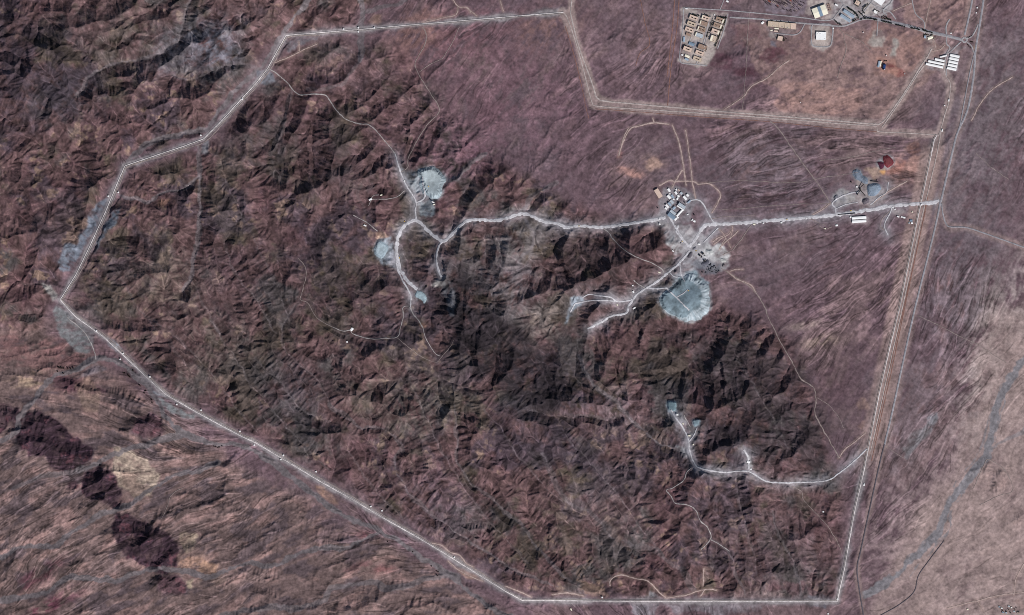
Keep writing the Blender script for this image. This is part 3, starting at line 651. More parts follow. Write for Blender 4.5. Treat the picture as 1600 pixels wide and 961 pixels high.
for p, col, k in [
    ([(178,700),(205,702),(228,716),(250,742),(248,758),(232,772),(208,776),(188,758),(176,735)], (158,138,118), .75),
    ([(188,740),(210,738),(212,756),(228,760),(212,775),(192,758)], (148,118,104), .6),
    ([(282,833),(312,834),(304,858),(292,866),(280,850)], (146,126,104), .7), ([(118,600),(140,588),(158,612),(150,640),(128,640)], (136,112,92), .4),
    ([(320,878),(345,880),(335,898),(312,895)], (158,118,92), .6), ([(292,905),(302,902),(300,920),(291,920)], (150,134,108), .7),
    ([(490,756),(505,752),(520,772),(530,790),(518,788),(498,770)], (146,110,92), .8), ([(715,885),(735,893),(752,905),(735,905),(718,897)], (150,116,100), .7),
    ([(465,22),(480,30),(500,45),(470,40)], (134,104,94), .6), ([(582,22),(596,20),(594,38),(575,36)], (130,100,84), .6),
    ([(245,312),(262,308),(256,322),(244,326)], (128,92,76), .7), ([(1385,242),(1392,246),(1394,262),(1384,268),(1376,258),(1378,247)], (106,58,60), .9),
    ([(1367,253),(1380,252),(1381,265),(1370,264)], (66,36,50), .95), ([(1371,264),(1382,264),(1382,274),(1372,273)], (196,136,72), .95),
    ([(1382,249),(1416,252),(1418,266),(1400,274),(1385,276)], (150,100,88), .85), ([(1418,246),(1442,246),(1440,268),(1414,270)], (150,110,99), .75),
    ([(1414,225),(1434,223),(1438,240),(1420,245)], (124,84,74), .8), ([(1384,278),(1412,276),(1406,288),(1392,292)], (142,102,92), .6),
    ([(1010,250),(1024,247),(1036,254),(1032,263),(1016,266),(1008,260)], (160,126,112), .85), ([(965,262),(985,262),(1003,270),(1000,276),(980,272)], (156,112,102), .85), ([(968,235),(976,238),(970,250),(962,248)], (120,78,76), .6),
    ([(1340,620),(1352,620),(1356,640),(1340,640),(1335,632)], (142,112,96), .5), ([(1346,655),(1352,655),(1352,672),(1340,668)], (140,108,94), .5),
    ([(1422,675),(1445,664),(1456,672),(1440,690),(1418,712),(1405,700)], (108,106,108), .6), ([(1448,650),(1462,645),(1465,660),(1452,672)], (100,106,112), .6),
    ([(1516,640),(1530,644),(1528,652),(1512,650)], (100,92,98), .8),
    ([(692,378),(725,362),(712,384),(698,394)], (150,114,96), .6), ([(586,361),(600,360),(612,368),(600,372),(588,372)], (172,138,116), .8),
    ([(655,505),(662,506),(664,512),(657,512)], (170,122,98), .8), ([(640,476),(646,478),(644,484),(637,482)], (176,140,116), .7),
    ([(1100,885),(1112,905),(1100,910)], (112,96,90), .4), ([(1090,940),(1200,942),(1180,958),(1060,958),(1040,946)], (118,116,122), .5),
    ([(985,942),(1030,942),(1022,962),(990,962)], (106,106,112), .6), ([(1003,933),(1015,922),(1032,934)], (118,118,122), .8), ([(1263,928),(1295,930),(1292,948),(1265,945)], (88,92,104), .8),
    ([(1140,925),(1230,925),(1225,936),(1140,936)], (122,104,102), .5),
    ([(118,592),(150,570),(165,575),(155,585)], (110,104,112), .5)]:
    mix(poly_mask(p, 1.5, 2.0) * k * np.clip(1 + .25 * n5 + .15 * stf, .4, 1.2), tal(col))
# spoil aprons, cuttings and yards
SPOILG = [([(166,308),(176,310),(160,338),(146,362),(132,388),(118,414),(110,424),(95,424),(90,415),(93,396),(102,380),(122,384),(124,370),(137,345),(145,325)], (98,103,113), .85),
    ([(182,325),(192,322),(186,340),(170,356),(152,388),(146,398),(150,380),(165,352)], (88,94,104), .85),
    ([(68,442),(82,448),(92,462),(86,472),(74,462)], (136,134,132), .7), ([(92,474),(112,488),(150,520),(146,540),(130,552),(115,550),(104,528),(90,512),(84,490)], (112,115,117), .75),
    ([(165,525),(182,532),(195,552),(182,550),(168,538)], (126,130,136), .8), ([(236,600),(256,612),(272,622),(262,622),(244,612)], (120,126,132), .7), ([(245,615),(280,640),(310,652),(285,655),(262,640)], (112,120,122), .6),
    ([(590,375),(616,368),(618,398),(608,412),(595,415),(588,400)], (126,134,142), .7), ([(600,402),(618,392),(622,415),(605,420)], (118,120,128), .6),
    ([(628,262),(650,268),(660,285),(655,305),(648,318),(640,300),(632,285)], (128,135,140), .95), ([(636,268),(644,270),(642,278),(635,276)], (70,80,98), .9),
    ([(650,318),(676,310),(680,330),(672,342),(655,342)], (134,140,144), .85), ([(656,320),(668,318),(670,334),(658,336)], (108,116,124), .8),
    ([(684,436),(696,430),(704,440),(700,446),(686,448),(676,444)], (150,146,142), .75), ([(692,440),(702,436),(712,460),(716,490),(706,492),(698,465)], (96,98,104), .5),
    ([(1062,366),(1080,372),(1092,384),(1108,388),(1126,398),(1134,408),(1118,414),(1100,416),(1088,426),(1072,420),(1068,405),(1066,390),(1070,380)], (150,148,152), .9),
    ([(1048,368),(1062,366),(1066,388),(1060,396),(1048,392),(1045,382)], (150,152,152), .85), ([(1046,366),(1054,364),(1056,376),(1046,382)], (118,130,134), .6),
    ([(1090,378),(1104,370),(1112,380),(1130,384),(1138,398),(1133,410),(1116,410),(1098,404)], (178,178,178), .8),([(1040,360),(1070,362),(1096,372),(1090,384),(1074,396),(1046,398)],(150,148,150),.7), ([(1052,350),(1072,352),(1084,364),(1100,370),(1104,384),(1090,404),(1064,404),(1058,372)], (154,151,153), .75),([(1020,340),(1040,332),(1052,345),(1066,356),(1056,366),(1036,356)],(146,142,142),.6),([(1100,400),(1136,404),(1142,414),(1126,424),(1104,420)],(150,148,150),.6),
    ([(1080,410),(1098,408),(1128,416),(1118,428),(1095,428)], (96,98,106), .7), ([(1070,398),(1080,396),(1080,408),(1070,406)], (110,108,116), .7),
    ([(1020,345),(1040,338),(1062,340),(1066,352),(1050,360),(1035,352)], (138,134,134), .7),
    ([(1034,290),(1060,290),(1080,300),(1092,312),(1082,330),(1074,345),(1050,350),(1034,340),(1030,318)], (124,120,124), .75),
    ([(1050,432),(1072,424),(1092,424),(1110,440),(1100,446),(1070,444),(1050,446)], (112,126,134), .75),
    ([(893,466),(908,462),(910,472),(900,482),(892,488),(890,476)], (136,148,158), .9), ([(886,480),(894,478),(890,500),(884,505)], (124,134,144), .6),
    ([(958,500),(920,516),(930,508),(955,493)], (140,140,144), .5),
    ([(1296,312),(1318,298),(1336,300),(1338,312),(1320,320),(1304,324)], (148,146,144), .7), ([(1336,284),(1352,278),(1376,292),(1384,310),(1368,326),(1346,328),(1336,310)], (150,140,136), .55),
    ([(1302,312),(1312,304),(1322,300),(1320,312),(1306,318)], (116,116,120), .7), ([(1348,262),(1368,260),(1372,276),(1358,282)], (160,140,124), .5),
    ([(1044,627),(1054,626),(1058,640),(1052,645),(1044,640)], (122,138,146), .95), ([(1080,657),(1090,655),(1091,664),(1083,667)], (116,130,138), .9), ([(1068,664),(1084,664),(1086,678),(1074,678)], (100,104,104), .7),
    ([(1052,640),(1062,648),(1070,662),(1064,664)], (128,128,132), .5), ([(1050,700),(1075,700),(1078,714),(1060,708)], (118,122,126), .6), ([(1168,712),(1174,712),(1176,730),(1166,732)], (160,160,160), .8),
    ([(400,112),(420,108),(428,122),(418,132),(402,128)], (100,104,112), .7), ([(315,222),(330,218),(326,240),(312,240)], (112,114,120), .6), ([(440,62),(460,58),(500,55),(480,64),(450,82)], (104,104,110), .6),
    # yards of the town
    ([(1150,40),(1200,28),(1300,44),(1400,50),(1470,66),(1505,84),(1450,120),(1420,150),(1380,184),(1300,186),(1240,176),(1225,140),(1190,130)], (128,107,103), .6),
    ([(1398,-30),(1524,-30),(1510,52),(1460,44),(1412,34)], (132,109,105), .65), ([(1395,60),(1440,58),(1438,96),(1408,98)], (136,108,102), .5),
    ([(1225,132),(1262,126),(1300,140),(1352,140),(1345,170),(1290,184),(1228,178),(1212,165)], (146,118,112), .6), ([(1360,36),(1420,44),(1445,54),(1442,100),(1400,124),(1365,120),(1350,80)], (134,108,103), .6),
    ([(1195,76),(1222,74),(1232,84),(1212,94),(1186,96)], (86,58,66), .75), ([(1110,86),(1130,84),(1146,94),(1140,108),(1112,104)], (88,64,72), .75), ([(1152,112),(1172,109),(1180,118),(1150,122)], (80,56,64), .8), ([(1140,42),(1180,36),(1190,56),(1150,58)], (102,78,82), .6), ([(1392,100),(1420,116),(1400,124),(1388,112)], (122,70,66), .5),
    ([(1068,14),(1140,22),(1120,78),(1107,102),(1064,98)], (152,143,139), .9), ([(1074,66),(1090,66),(1088,75),(1074,72)], (128,130,140), .7),
    ([(1192,-40),(1262,-40),(1262,22),(1240,23),(1196,16)], (114,104,112), .8), ([(1262,0),(1300,0),(1300,30),(1262,22)], (156,146,142), .85),
    ([(1300,-20),(1400,-20),(1392,16),(1380,30),(1350,26),(1320,38),(1300,30)], (150,145,146), .9), ([(1345,5),(1366,8),(1360,22),(1348,20)], (158,150,146), .9),
    ([(1268,40),(1300,41),(1298,73),(1268,72)], (156,146,142), .9), ([(1195,40),(1250,40),(1248,54),(1200,56)], (116,106,108), .6), ([(1200,62),(1214,62),(1214,74),(1202,72)], (96,100,112), .8),
    ([(1200,48),(1213,48),(1212,56),(1201,56)], (140,132,130), .8),
    ([(1362,54),(1384,56),(1380,78),(1358,74)], (142,134,130), .85), ([(1397,60),(1407,62),(1401,90),(1393,89)], (144,138,134), .85),
    ([(1444,90),(1478,82),(1500,84),(1496,112),(1478,112),(1444,104)], (142,134,138), .9), ([(1480,74),(1510,76),(1500,84),(1470,84)], (128,120,124), .6), ([(1520,66),(1527,68),(1524,78),(1519,74)], (106,96,72), .7),
    ([(1443,53),(1460,56),(1458,68),(1446,66)], (150,140,134), .7), ([(1368,92),(1396,96),(1404,112),(1396,122),(1378,112),(1368,108)], (150,116,106), .7), ([(1386,100),(1399,104),(1398,109),(1387,108)], (104,60,62), .8),
    ([(1326,336),(1358,334),(1362,348),(1328,350)], (132,120,122), .7), ([(1395,320),(1410,326),(1420,332),(1400,334),(1390,330)], (138,130,130), .7), ([(1450,313),(1470,310),(1470,320),(1450,321)], (128,134,142), .8),
    ([(1556,944),(1590,942),(1596,961),(1560,961)], (122,120,120), .5), ([(1580,936),(1598,930),(1602,952),(1594,950)], (140,104,94), .5), ([(1520,765),(1535,772),(1540,786),(1526,788)], (140,130,128), .5)]
SPOILM = np.zeros((H, W), f32)
mix(smooth(blur(HEAPM, 4) * (1 + .35 * n4c + .3 * n5), .02, .5) * .6, alb((120,124,128)))
for p, col, k in SPOILG:
    m = poly_mask(p, 1.2, 2.6); mix(m * k * np.clip(1 + .28 * n5 + .18 * stf, .3, 1.15), alb(col)); np.maximum(SPOILM, m, out=SPOILM)
# beds of the washes, channels
WASHM = np.zeros((H, W), f32)
PALE = poly_mask([(1700,470),(1560,480),(1532,520),(1522,600),(1490,720),(1440,800),(1395,880),(1360,961),(1350,1041),(1700,1041)], 14, 7)
mix(PALE * .8 * np.clip(1 + .2 * n3, .5, 1.2), alb((141,124,121)))
for c, w, s in wash_curves:
    d = line_dist(c, 14) + .6 * n5 + (1.0 if s < .95 else 1.2) * n4c + .3 * st1
    np.maximum(WASHM, (1 - smooth(d, w * .7, w * 1.3)) * s, out=WASHM)
    col = (101,95,98) if c[:, 0].mean() < 1350 else (116,113,117)
    mix((1 - smooth(d, w * .8, w * 1.25)) * .95 * s * (1 - SPOILM), alb(col))
la = np.log10(np.maximum(blur(ACC, 1), 1))
mix(mtm * smooth(la, 3.6, 5.0) * .5 * (1 - SPOILM), alb((108,98,100)))
mix((1 - mtm) * smooth(la, 3.2, 4.6) * .22 * (1 - SPOILM), alb((126,108,104)))
# dust along the haul roads, bare strips along the perimeter
mix(DUST * .8 * np.clip(.8 + .25 * n4c, 0, 1), alb((132,130,135)))
PERD2 = PERD + 1.2 * n4c
mix((1 - smooth(PERD2, 3, 10)) * .6, alb((112,106,110))); mix((1 - smooth(PERD2, 2, 4.6)) * .8, alb((130,125,127)))
mix((1 - smooth(CORD + 1.3 * n4c, 3.5, 9)) * .8, alb((138,123,120)))
mix((1 - smooth(HWD + n4c, 2, 10)) * .55, alb((136,119,116)))
mix((1 - smooth(ASPD + n4c, 2, 7)) * .6, alb((134,117,114)))
mix(TANH * .45, alb((142,122,114)))
mix((smooth(uu, 1200, 1440) * (1 - smooth(np.abs(uu - (1462 - (vv - 212) * 0.2085)), 14, 22)) * smooth(vv, 215, 240) * (1 - smooth(vv, 700, 760))) * .75, alb((136,117,113)))
# rivulets: thin braided threads of pale silt and of dark gravel that follow the fall of the ground
def rivulets(n, steps, fx, fy, mask, jit, seedw=None):
    out = np.zeros(H * W, f32); j = rng.randint(2, H - 3, n).astype(f32); i = rng.randint(2, W - 3, n).astype(f32)
    ok = mask[j.astype(int), i.astype(int)] > rng.rand(n); i, j = i[ok], j[ok]; n = len(i)
    wgt = (rng.rand(n) ** 1.5 * .8 + .25).astype(f32); life = rng.randint(steps // 4, steps, n); own = rng.randn(n).astype(f32) * .07
    for t in range(steps):
        k = (j + .5).astype(int) * W + (i + .5).astype(int)
        a = np.arctan2(fy.ravel()[k], fx.ravel()[k]) + jit.ravel()[k] + own
        i = np.clip(i + .8 * np.cos(a), 1, W - 3); j = np.clip(j + .8 * np.sin(a), 1, H - 3); live = (t < life) * wgt
        i0 = i.astype(int); j0 = j.astype(int); fi = i - i0; fj = j - j0; b = j0 * W + i0
        for dj in (0, 1):
            for di in (0, 1): np.add.at(out, b + dj * W + di, live * (fi if di else 1 - fi) * (fj if dj else 1 - fj))
    return out.reshape(H, W)
meander = (.17 * fbm(11, 3, .6) + .12 * fbm(40, 2)).astype(f32)
lowm = np.clip(1 - mtm * 1.2, 0, 1) * (1 - np.clip(flat * .8, 0, 1)) * smooth(n1 + n3 * .8, -.8, 1.2) * (1 - .75 * PALE) * (1 - .3 * badl)
rv = np.clip(rivulets(7500, 90, DX, DY, lowm, meander), 0, 1.6)
dk = np.clip(rivulets(17000, 60, DX, DY, lowm, np.roll(meander, 37, 0)), 0, 1.6)
gz2 = blur(Z, 2); gy2, gx2 = np.gradient(gz2)
rm = np.clip(rivulets(12000, 34, -gx2.astype(f32), -gy2.astype(f32), mtm * smooth(np.hypot(gx2, gy2), .1, .8), meander * .4), 0, 1.6)
# streak, grain and speckle of the soil
stk = (1 + ((1 - mtm) * (0.03 * st1 + .12 * smooth(st2 + .3 * n5, .5, 1.3) - .14 * smooth(.35 * n5 + .4 * stf - st2, .35, 1.0) + .05 * stf + .06 * thread + .62 * rv - .5 * dk + .03 * n4c + .05 * n5) * np.clip(.9 + .5 * n1, .35, 1.6) + mtm * (.15 * rill * stp + .05 * st1 + .25 * threadm + .5 * rm))[..., None] * (1 - .75 * np.clip(SPOILM + flat + WASHM * .8 + .6 * PALE, 0, 1))[..., None])
grain = 1 + (0.05 + .12 * mtm) * n5 + (.11 + .03 * mtm) * fbm(3, 2, .8)
C *= np.clip(stk, .45, 1.7) * np.clip(grain, .5, 1.6)[..., None]
L_ = C.mean(2, keepdims=True); C = (L_ + 1.07 * (C - L_)) * np.clip(L_ / .085, .3, 2.2) ** .2
C = np.clip(C, .008, .8)

# ------------------------------------------------------------------ from pixels to the ground
def ground(u, v): return sample(Z, u, v)
def world(u, v, z):
    u = np.asarray(u, float); v = np.asarray(v, float); k = S * (1 - np.asarray(z) / HCAM)
    return (u - 800) * k, (480.5 - v) * k

# ------------------------------------------------------------------ materials
def nodes(name):
    m = bpy.data.materials.new(name); m.use_nodes = True
    nt = m.node_tree; b = nt.nodes['Principled BSDF']; b.inputs['Roughness'].default_value = .9
    b.inputs['Specular IOR Level'].default_value = .15
    return m, nt, b
def soil_material(name, bump=.5):
    m, nt, b = nodes(name)
    at = nt.nodes.new('ShaderNodeAttribute'); at.attribute_name = 'Col'
    tc = nt.nodes.new('ShaderNodeTexCoord')
    no = nt.nodes.new('ShaderNodeTexNoise'); no.inputs['Scale'].default_value = .09; no.inputs['Detail'].default_value = 5; no.inputs['Roughness'].default_value = .75
    nt.links.new(tc.outputs['Object'], no.inputs['Vector'])
    mr = nt.nodes.new('ShaderNodeMapRange'); mr.inputs['From Min'].default_value = .25; mr.inputs['From Max'].default_value = .75
    mr.inputs['To Min'].default_value = .72; mr.inputs['To Max'].default_value = 1.28
    nt.links.new(no.outputs['Fac'], mr.inputs['Value'])
    mx = nt.nodes.new('ShaderNodeVectorMath'); mx.operation = 'SCALE'
    nt.links.new(at.outputs['Color'], mx.inputs[0]); nt.links.new(mr.outputs['Result'], mx.inputs['Scale'])
    nt.links.new(mx.outputs[0], b.inputs['Base Color'])
    bp = nt.nodes.new('ShaderNodeBump'); bp.inputs['Strength'].default_value = bump; bp.inputs['Distance'].default_value = 1.6
    nt.links.new(no.outputs['Fac'], bp.inputs['Height']); nt.links.new(bp.outputs['Normal'], b.inputs['Normal'])
    return m
def plain_material(name, col, rough=.7, var=.12, scale=.25, wave=None, metallic=0):
    """col is the colour of the surface in sRGB; wave = (scale, axis) for corrugated sheets or planks"""
    m, nt, b = nodes(name); c = lin(col); b.inputs['Roughness'].default_value = rough; b.inputs['Metallic'].default_value = metallic
    tc = nt.nodes.new('ShaderNodeTexCoord')
    no = nt.nodes.new('ShaderNodeTexNoise'); no.inputs['Scale'].default_value = scale; no.inputs['Detail'].default_value = 4
    nt.links.new(tc.outputs['Object'], no.inputs['Vector'])
    rp = nt.nodes.new('ShaderNodeValToRGB'); e = rp.color_ramp.elements
    e[0].position = .3; e[1].position = .7
    e[0].color = (*[float(x) * (1 - var) for x in c], 1); e[1].color = (*[min(1, float(x) * (1 + var)) for x in c], 1)
    nt.links.new(no.outputs['Fac'], rp.inputs['Fac']); nt.links.new(rp.outputs['Color'], b.inputs['Base Color'])
    if wave:
        wv = nt.nodes.new('ShaderNodeTexWave'); wv.inputs['Scale'].default_value = wave[0]; wv.bands_direction = wave[1]
        nt.links.new(tc.outputs['Object'], wv.inputs['Vector'])
        bp = nt.nodes.new('ShaderNodeBump'); bp.inputs['Strength'].default_value = .5; bp.inputs['Distance'].default_value = .12
        nt.links.new(wv.outputs['Fac'], bp.inputs['Height']); nt.links.new(bp.outputs['Normal'], b.inputs['Normal'])
    return m
M = {
 'soil': soil_material('soil and rock'), 'gravel': soil_material('crushed rock', .4),
 'white': plain_material('white sheet roof', (236,236,236), .5, .06, .1, (1.2,'X')),
 'cream': plain_material('cream sheet roof', (234,228,208), .5, .05, .1, (1.2,'X')),
 'steel': plain_material('pale steel roof', (176,184,192), .5, .12, .15, (1.2,'X')),
 'blue': plain_material('grey blue sheet roof', (150,166,182), .5, .12, .15, (1.2,'X')),
 'bluegrey': plain_material('slate blue roof', (122,140,158), .6, .12, .15, (1.2,'X')),
 'beige': plain_material('beige roof screed', (192,174,156), .9, .14, .2),
 'pink': plain_material('pale pink roof screed', (206,182,168), .9, .12, .2),
 'brown': plain_material('bare brown roof', (150,126,112), .9, .2, .3),
 'wall': plain_material('rendered wall', (190,176,158), .9, .1, .4),
 'shedwall': plain_material('sheet metal wall', (168,172,176), .6, .1, .2, (1.5,'X')),
 'parapet': plain_material('painted parapet', (214,200,184), .9, .08, .4),
 'dark': plain_material('dark shaft floor', (46,42,44), .9, .2, .3),
 'glass': plain_material('window band', (40,48,58), .2, .2, .3),
 'vent': plain_material('roof unit metal', (150,152,156), .5, .15, .5),
 'black': plain_material('black rubber belt', (26,26,28), .8, .2, .4),
 'darksteel': plain_material('dark painted steel', (52,52,56), .6, .2, .4),
 'tank': plain_material('dark tank steel', (40,42,46), .5, .2, .4),
 'whitetank': plain_material('white tank steel', (222,222,222), .5, .05, .4),
 'concrete': plain_material('pale concrete', (196,188,182), .9, .1, .1),
 'leaf': plain_material('dark foliage', (40,48,34), .9, .4, .3),
 'shrubleaf': plain_material('grey brown shrub foliage', (52,44,38), .9, .4, .3),
 'bark': plain_material('bark', (74,60,48), .95, .25, .8),
 'bluepool': plain_material('blue painted steel', (44,70,120), .35, .3, .2),
 'pipe': plain_material('stacked pipes', (150,134,130), .6, .25, .25, (.8,'Y')),
 'darkpipe': plain_material('dark stacked pipes', (66,56,60), .7, .3, .25, (.8,'Y')),
 'redcrate': plain_material('rust red crates', (136,74,64), .8, .25, .3),
 'yellow': plain_material('faded yellow paint', (190,158,70), .6, .15, .4),
 'tyre': plain_material('tyre rubber', (24,24,24), .9, .1, .6),
}

def raw_mesh(name, co, quads, mat, parent=None, col=None, smooth_=True):
    me = bpy.data.meshes.new(name); co = np.ascontiguousarray(co, dtype=f32); quads = np.ascontiguousarray(quads, dtype=np.int32)
    me.vertices.add(len(co)); me.vertices.foreach_set('co', co.ravel())
    k = quads.shape[1]
    me.loops.add(quads.size); me.loops.foreach_set('vertex_index', quads.ravel())
    me.polygons.add(len(quads)); me.polygons.foreach_set('loop_start', np.arange(0, quads.size, k, dtype=np.int32))
    me.polygons.foreach_set('use_smooth', np.full(len(quads), smooth_))
    me.update(calc_edges=True)
    if col is not None:
        a = me.color_attributes.new('Col', 'FLOAT_COLOR', 'POINT'); c4 = np.ones((len(co), 4), f32); c4[:, :3] = col; a.data.foreach_set('color', c4.ravel())
    me.materials.append(mat)
    o = bpy.data.objects.new(name, me); COL.objects.link(o); o.parent = parent
    return o
def grid_quads(h, w):
    i = np.arange(h * w).reshape(h, w)
    return np.stack([i[:-1, :-1].ravel(), i[1:, :-1].ravel(), i[1:, 1:].ravel(), i[:-1, 1:].ravel()], 1)
def structure(o): o['kind'] = 'structure'; return o
def tag(o, label, cat, group=None):
    o['label'] = label; o['category'] = cat
    if group: o['group'] = group
    return o

# ------------------------------------------------------------------ terrain sheet with a skirt that runs to the horizon
ext = np.array([20, 60, 150, 350, 800, 1800, 4000, 9000, 20000], f32)
gu = np.concatenate([(U0 - ext)[::-1], np.arange(W) + U0, U0 + W - 1 + ext]); gv = np.concatenate([(V0 - ext)[::-1], np.arange(H) + V0, V0 + H - 1 + ext])
iu = np.clip(gu - U0, 0, W - 1).astype(int); iv = np.clip(gv - V0, 0, H - 1).astype(int)
far = np.maximum(np.abs(gu - 800)[None, :] - 880, np.abs(gv - 480)[:, None] - 560).clip(0)
TZ = Z[np.ix_(iv, iu)] * np.exp(-far / 900) ; GU, GV = np.meshgrid(gu, gv)
kk = S * (1 - np.where(far > 0, 0, 1) * TZ / HCAM)
co = np.stack([(GU - 800) * kk, (480.5 - GV) * kk, TZ], -1).reshape(-1, 3)
structure(raw_mesh('terrain', co, grid_quads(*GU.shape), M['soil'], None, C[np.ix_(iv, iu)].reshape(-1, 3)))

# ------------------------------------------------------------------ roads: draped ribbons
ROADCOL = {'perimeter': (198,191,191), 'site': (180,178,182), 'track': (150,144,143), 'faint': (130,118,115), 'tan': (160,142,137), 'corridor': (164,153,150),
           'reddish': (124,92,84), 'highway': (146,144,150), 'asphalt': (90,84,91), 'avenue': (150,147,150), 'boulevard': (138,136,142)}
ROADNAME = {'perimeter': 'patrol_road', 'site': 'haul_road', 'track': 'dirt_track', 'faint': 'desert_track', 'tan': 'sand_track', 'corridor': 'gravel_road',
            'reddish': 'drainage_ditch', 'highway': 'highway', 'asphalt': 'asphalt_road', 'avenue': 'paved_road', 'boulevard': 'avenue'}
LIFT = {'reddish': .5, 'faint': .6, 'tan': .7, 'track': .8, 'corridor': 1.0, 'avenue': 1.2, 'boulevard': 1.1, 'perimeter': 1.9, 'highway': 1.5, 'site': 1.35, 'asphalt': 1.7}
def resample(c, st):
    d = np.concatenate([[0], np.cumsum(np.hypot(*np.diff(c, axis=0).T))]); n = max(3, int(d[-1] / st) + 1); t = np.linspace(0, d[-1], n)
    return np.stack([np.interp(t, d, c[:, 0]), np.interp(t, d, c[:, 1])], 1), t
def ribbon(kind, c, w, idx=0):
    if kind in ('faint', 'tan', 'track'): c = c + .35 * np.stack([sample(n5, c[:, 0], c[:, 1]), sample(n4c, c[:, 0], c[:, 1])], 1)
    c, t = resample(c, 1.0); n = len(c)
    tg = np.gradient(c, axis=0); tg /= np.linalg.norm(tg, axis=1)[:, None] + 1e-9
    nr = np.stack([-tg[:, 1], tg[:, 0]], 1)
    rag = {'perimeter': .16, 'highway': .04, 'asphalt': .04, 'avenue': .06, 'boulevard': .05, 'site': .26, 'corridor': .2}.get(kind, .3)
    nn = np.interp(t, np.arange(0, t[-1] + 4, 2.5), rng.randn(len(np.arange(0, t[-1] + 4, 2.5)))); n2_ = np.interp(t, np.arange(0, t[-1] + 4, 3.5), rng.randn(len(np.arange(0, t[-1] + 4, 3.5))))
    L = 7; base = alb(ROADCOL[kind]); P = []; CC = []
    for k in range(L):
        s = k / (L - 1) * 2 - 1
        hw = w / 2 * (1 + rag * (nn if s < 0 else n2_)).clip(.45, 1.8)
        uv = c + nr * (s * hw)[:, None]
        z = ground(uv[:, 0], uv[:, 1]) + LIFT[kind] + idx * .03
        if abs(s) > .99: z = z - LIFT[kind] - .8
        x, y = world(uv[:, 0], uv[:, 1], z); P.append(np.stack([x, y, z], 1))
        f = 1.0
        if kind in ('site', 'track', 'faint', 'tan', 'corridor'): f = 1.0 + .10 * (abs(abs(s) - .4) < .2) - .14 * (abs(s) > .9) - .06 * (abs(s) < .1)
        if kind == 'perimeter': f = 1.0 - .22 * (abs(s) > .6) + .12 * np.interp(t, np.arange(0, t[-1] + 40, 23), np.random.RandomState(5).randn(len(np.arange(0, t[-1] + 40, 23))))
        if kind in ('highway', 'asphalt'): f = 1.0 - .1 * (abs(s) < .4)
        CC.append(base[None] * (f * (1 + .10 * nn + .07 * rng.randn(n)).clip(.5, 1.4))[:, None])
    co = np.stack(P, 1).reshape(-1, 3); cl = np.stack(CC, 1).reshape(-1, 3).clip(0, .8)
    structure(raw_mesh(ROADNAME[kind], co, grid_quads(n, L)[:, ::-1], M['gravel'], None, cl))
for kind, lst in R.items():
    for i, (c, w) in enumerate(lst): ribbon(kind, c, w, i % 12)

# ------------------------------------------------------------------ box building kit (metres, local to a thing's base)
class MB:
    def __init__(s): s.v = []; s.f = []
    def box(s, x0, x1, y0, y1, z0, z1):
        b = len(s.v); s.v += [(x, y, z) for z in (z0, z1) for x, y in ((x0, y0), (x1, y0), (x1, y1), (x0, y1))]
        s.f += [(b, b+3, b+2, b+1), (b+4, b+5, b+6, b+7)] + [(b+i, b+(i+1) % 4, b+4+(i+1) % 4, b+4+i) for i in range(4)]; return s
    def prism(s, x0, x1, prof):     # profile in (y, z) swept along x
        b = len(s.v); n = len(prof); s.v += [(x, y, z) for x in (x0, x1) for y, z in prof]
        s.f += [(b+i, b+(i+1) % n, b+n+(i+1) % n, b+n+i) for i in range(n)] + [tuple(b+i for i in range(n))[::-1], tuple(b+n+i for i in range(n))]; return s
    def cyl(s, x, y, z0, z1, r, n=14, r1=None, axis='z', cap=True):
        b = len(s.v); r1 = r if r1 is None else r1
        for z, q in ((z0, r), (z1, r1)):
            for i in range(n):
                a = 2 * math.pi * i / n; p = (q * math.cos(a), q * math.sin(a))
                s.v.append((x + p[0], y + p[1], z) if axis == 'z' else (x + p[0], z, y + p[1]))
        s.f += [(b+i, b+(i+1) % n, b+n+(i+1) % n, b+n+i) for i in range(n)]
        if cap: s.f += [tuple(b+i for i in range(n))[::-1], tuple(b+n+i for i in range(n))]
        return s
    def tube(s, p, q, r, n=6, r1=None):
        p, q = np.array(p, float), np.array(q, float); d = q - p; d /= np.linalg.norm(d)
        a = np.cross(d, (0, 0, 1) if abs(d[2]) < .9 else (1, 0, 0)); a /= np.linalg.norm(a); c = np.cross(d, a); b = len(s.v)
        for o_, rr in ((p, r), (q, r if r1 is None else r1)):
            for i in range(n):
                t = 2 * math.pi * i / n; s.v.append(tuple(o_ + rr * (math.cos(t) * a + math.sin(t) * c)))
        s.f += [(b+i, b+(i+1) % n, b+n+(i+1) % n, b+n+i) for i in range(n)] + [tuple(b+i for i in range(n))[::-1], tuple(b+n+i for i in range(n))]; return s
    def build(s, name, mat, parent=None):
        me = bpy.data.meshes.new(name); me.from_pydata(s.v, [], s.f); me.materials.append(M[mat] if isinstance(mat, str) else mat); me.update()
        o = bpy.data.objects.new(name, me); COL.objects.link(o); o.parent = parent; return o
def root(name, u, v, ang=0, sink=0.0, zmode='mid', r=0):
    """an Empty at the thing's base; ang is the clockwise angle of its long side in the photograph"""
    if zmode == 'low' and r: z = min(float(ground(u + dx, v + dy)) for dx in (-r, 0, r) for dy in (-r, 0, r))
    else: z = float(ground(u, v))
    o = bpy.data.objects.new(name, None); COL.objects.link(o); x, y = world(u, v, z)
    o.location = (float(x), float(y), z - sink); o.rotation_euler = (0, 0, -math.radians(ang)); o.empty_display_size = 2
    return o
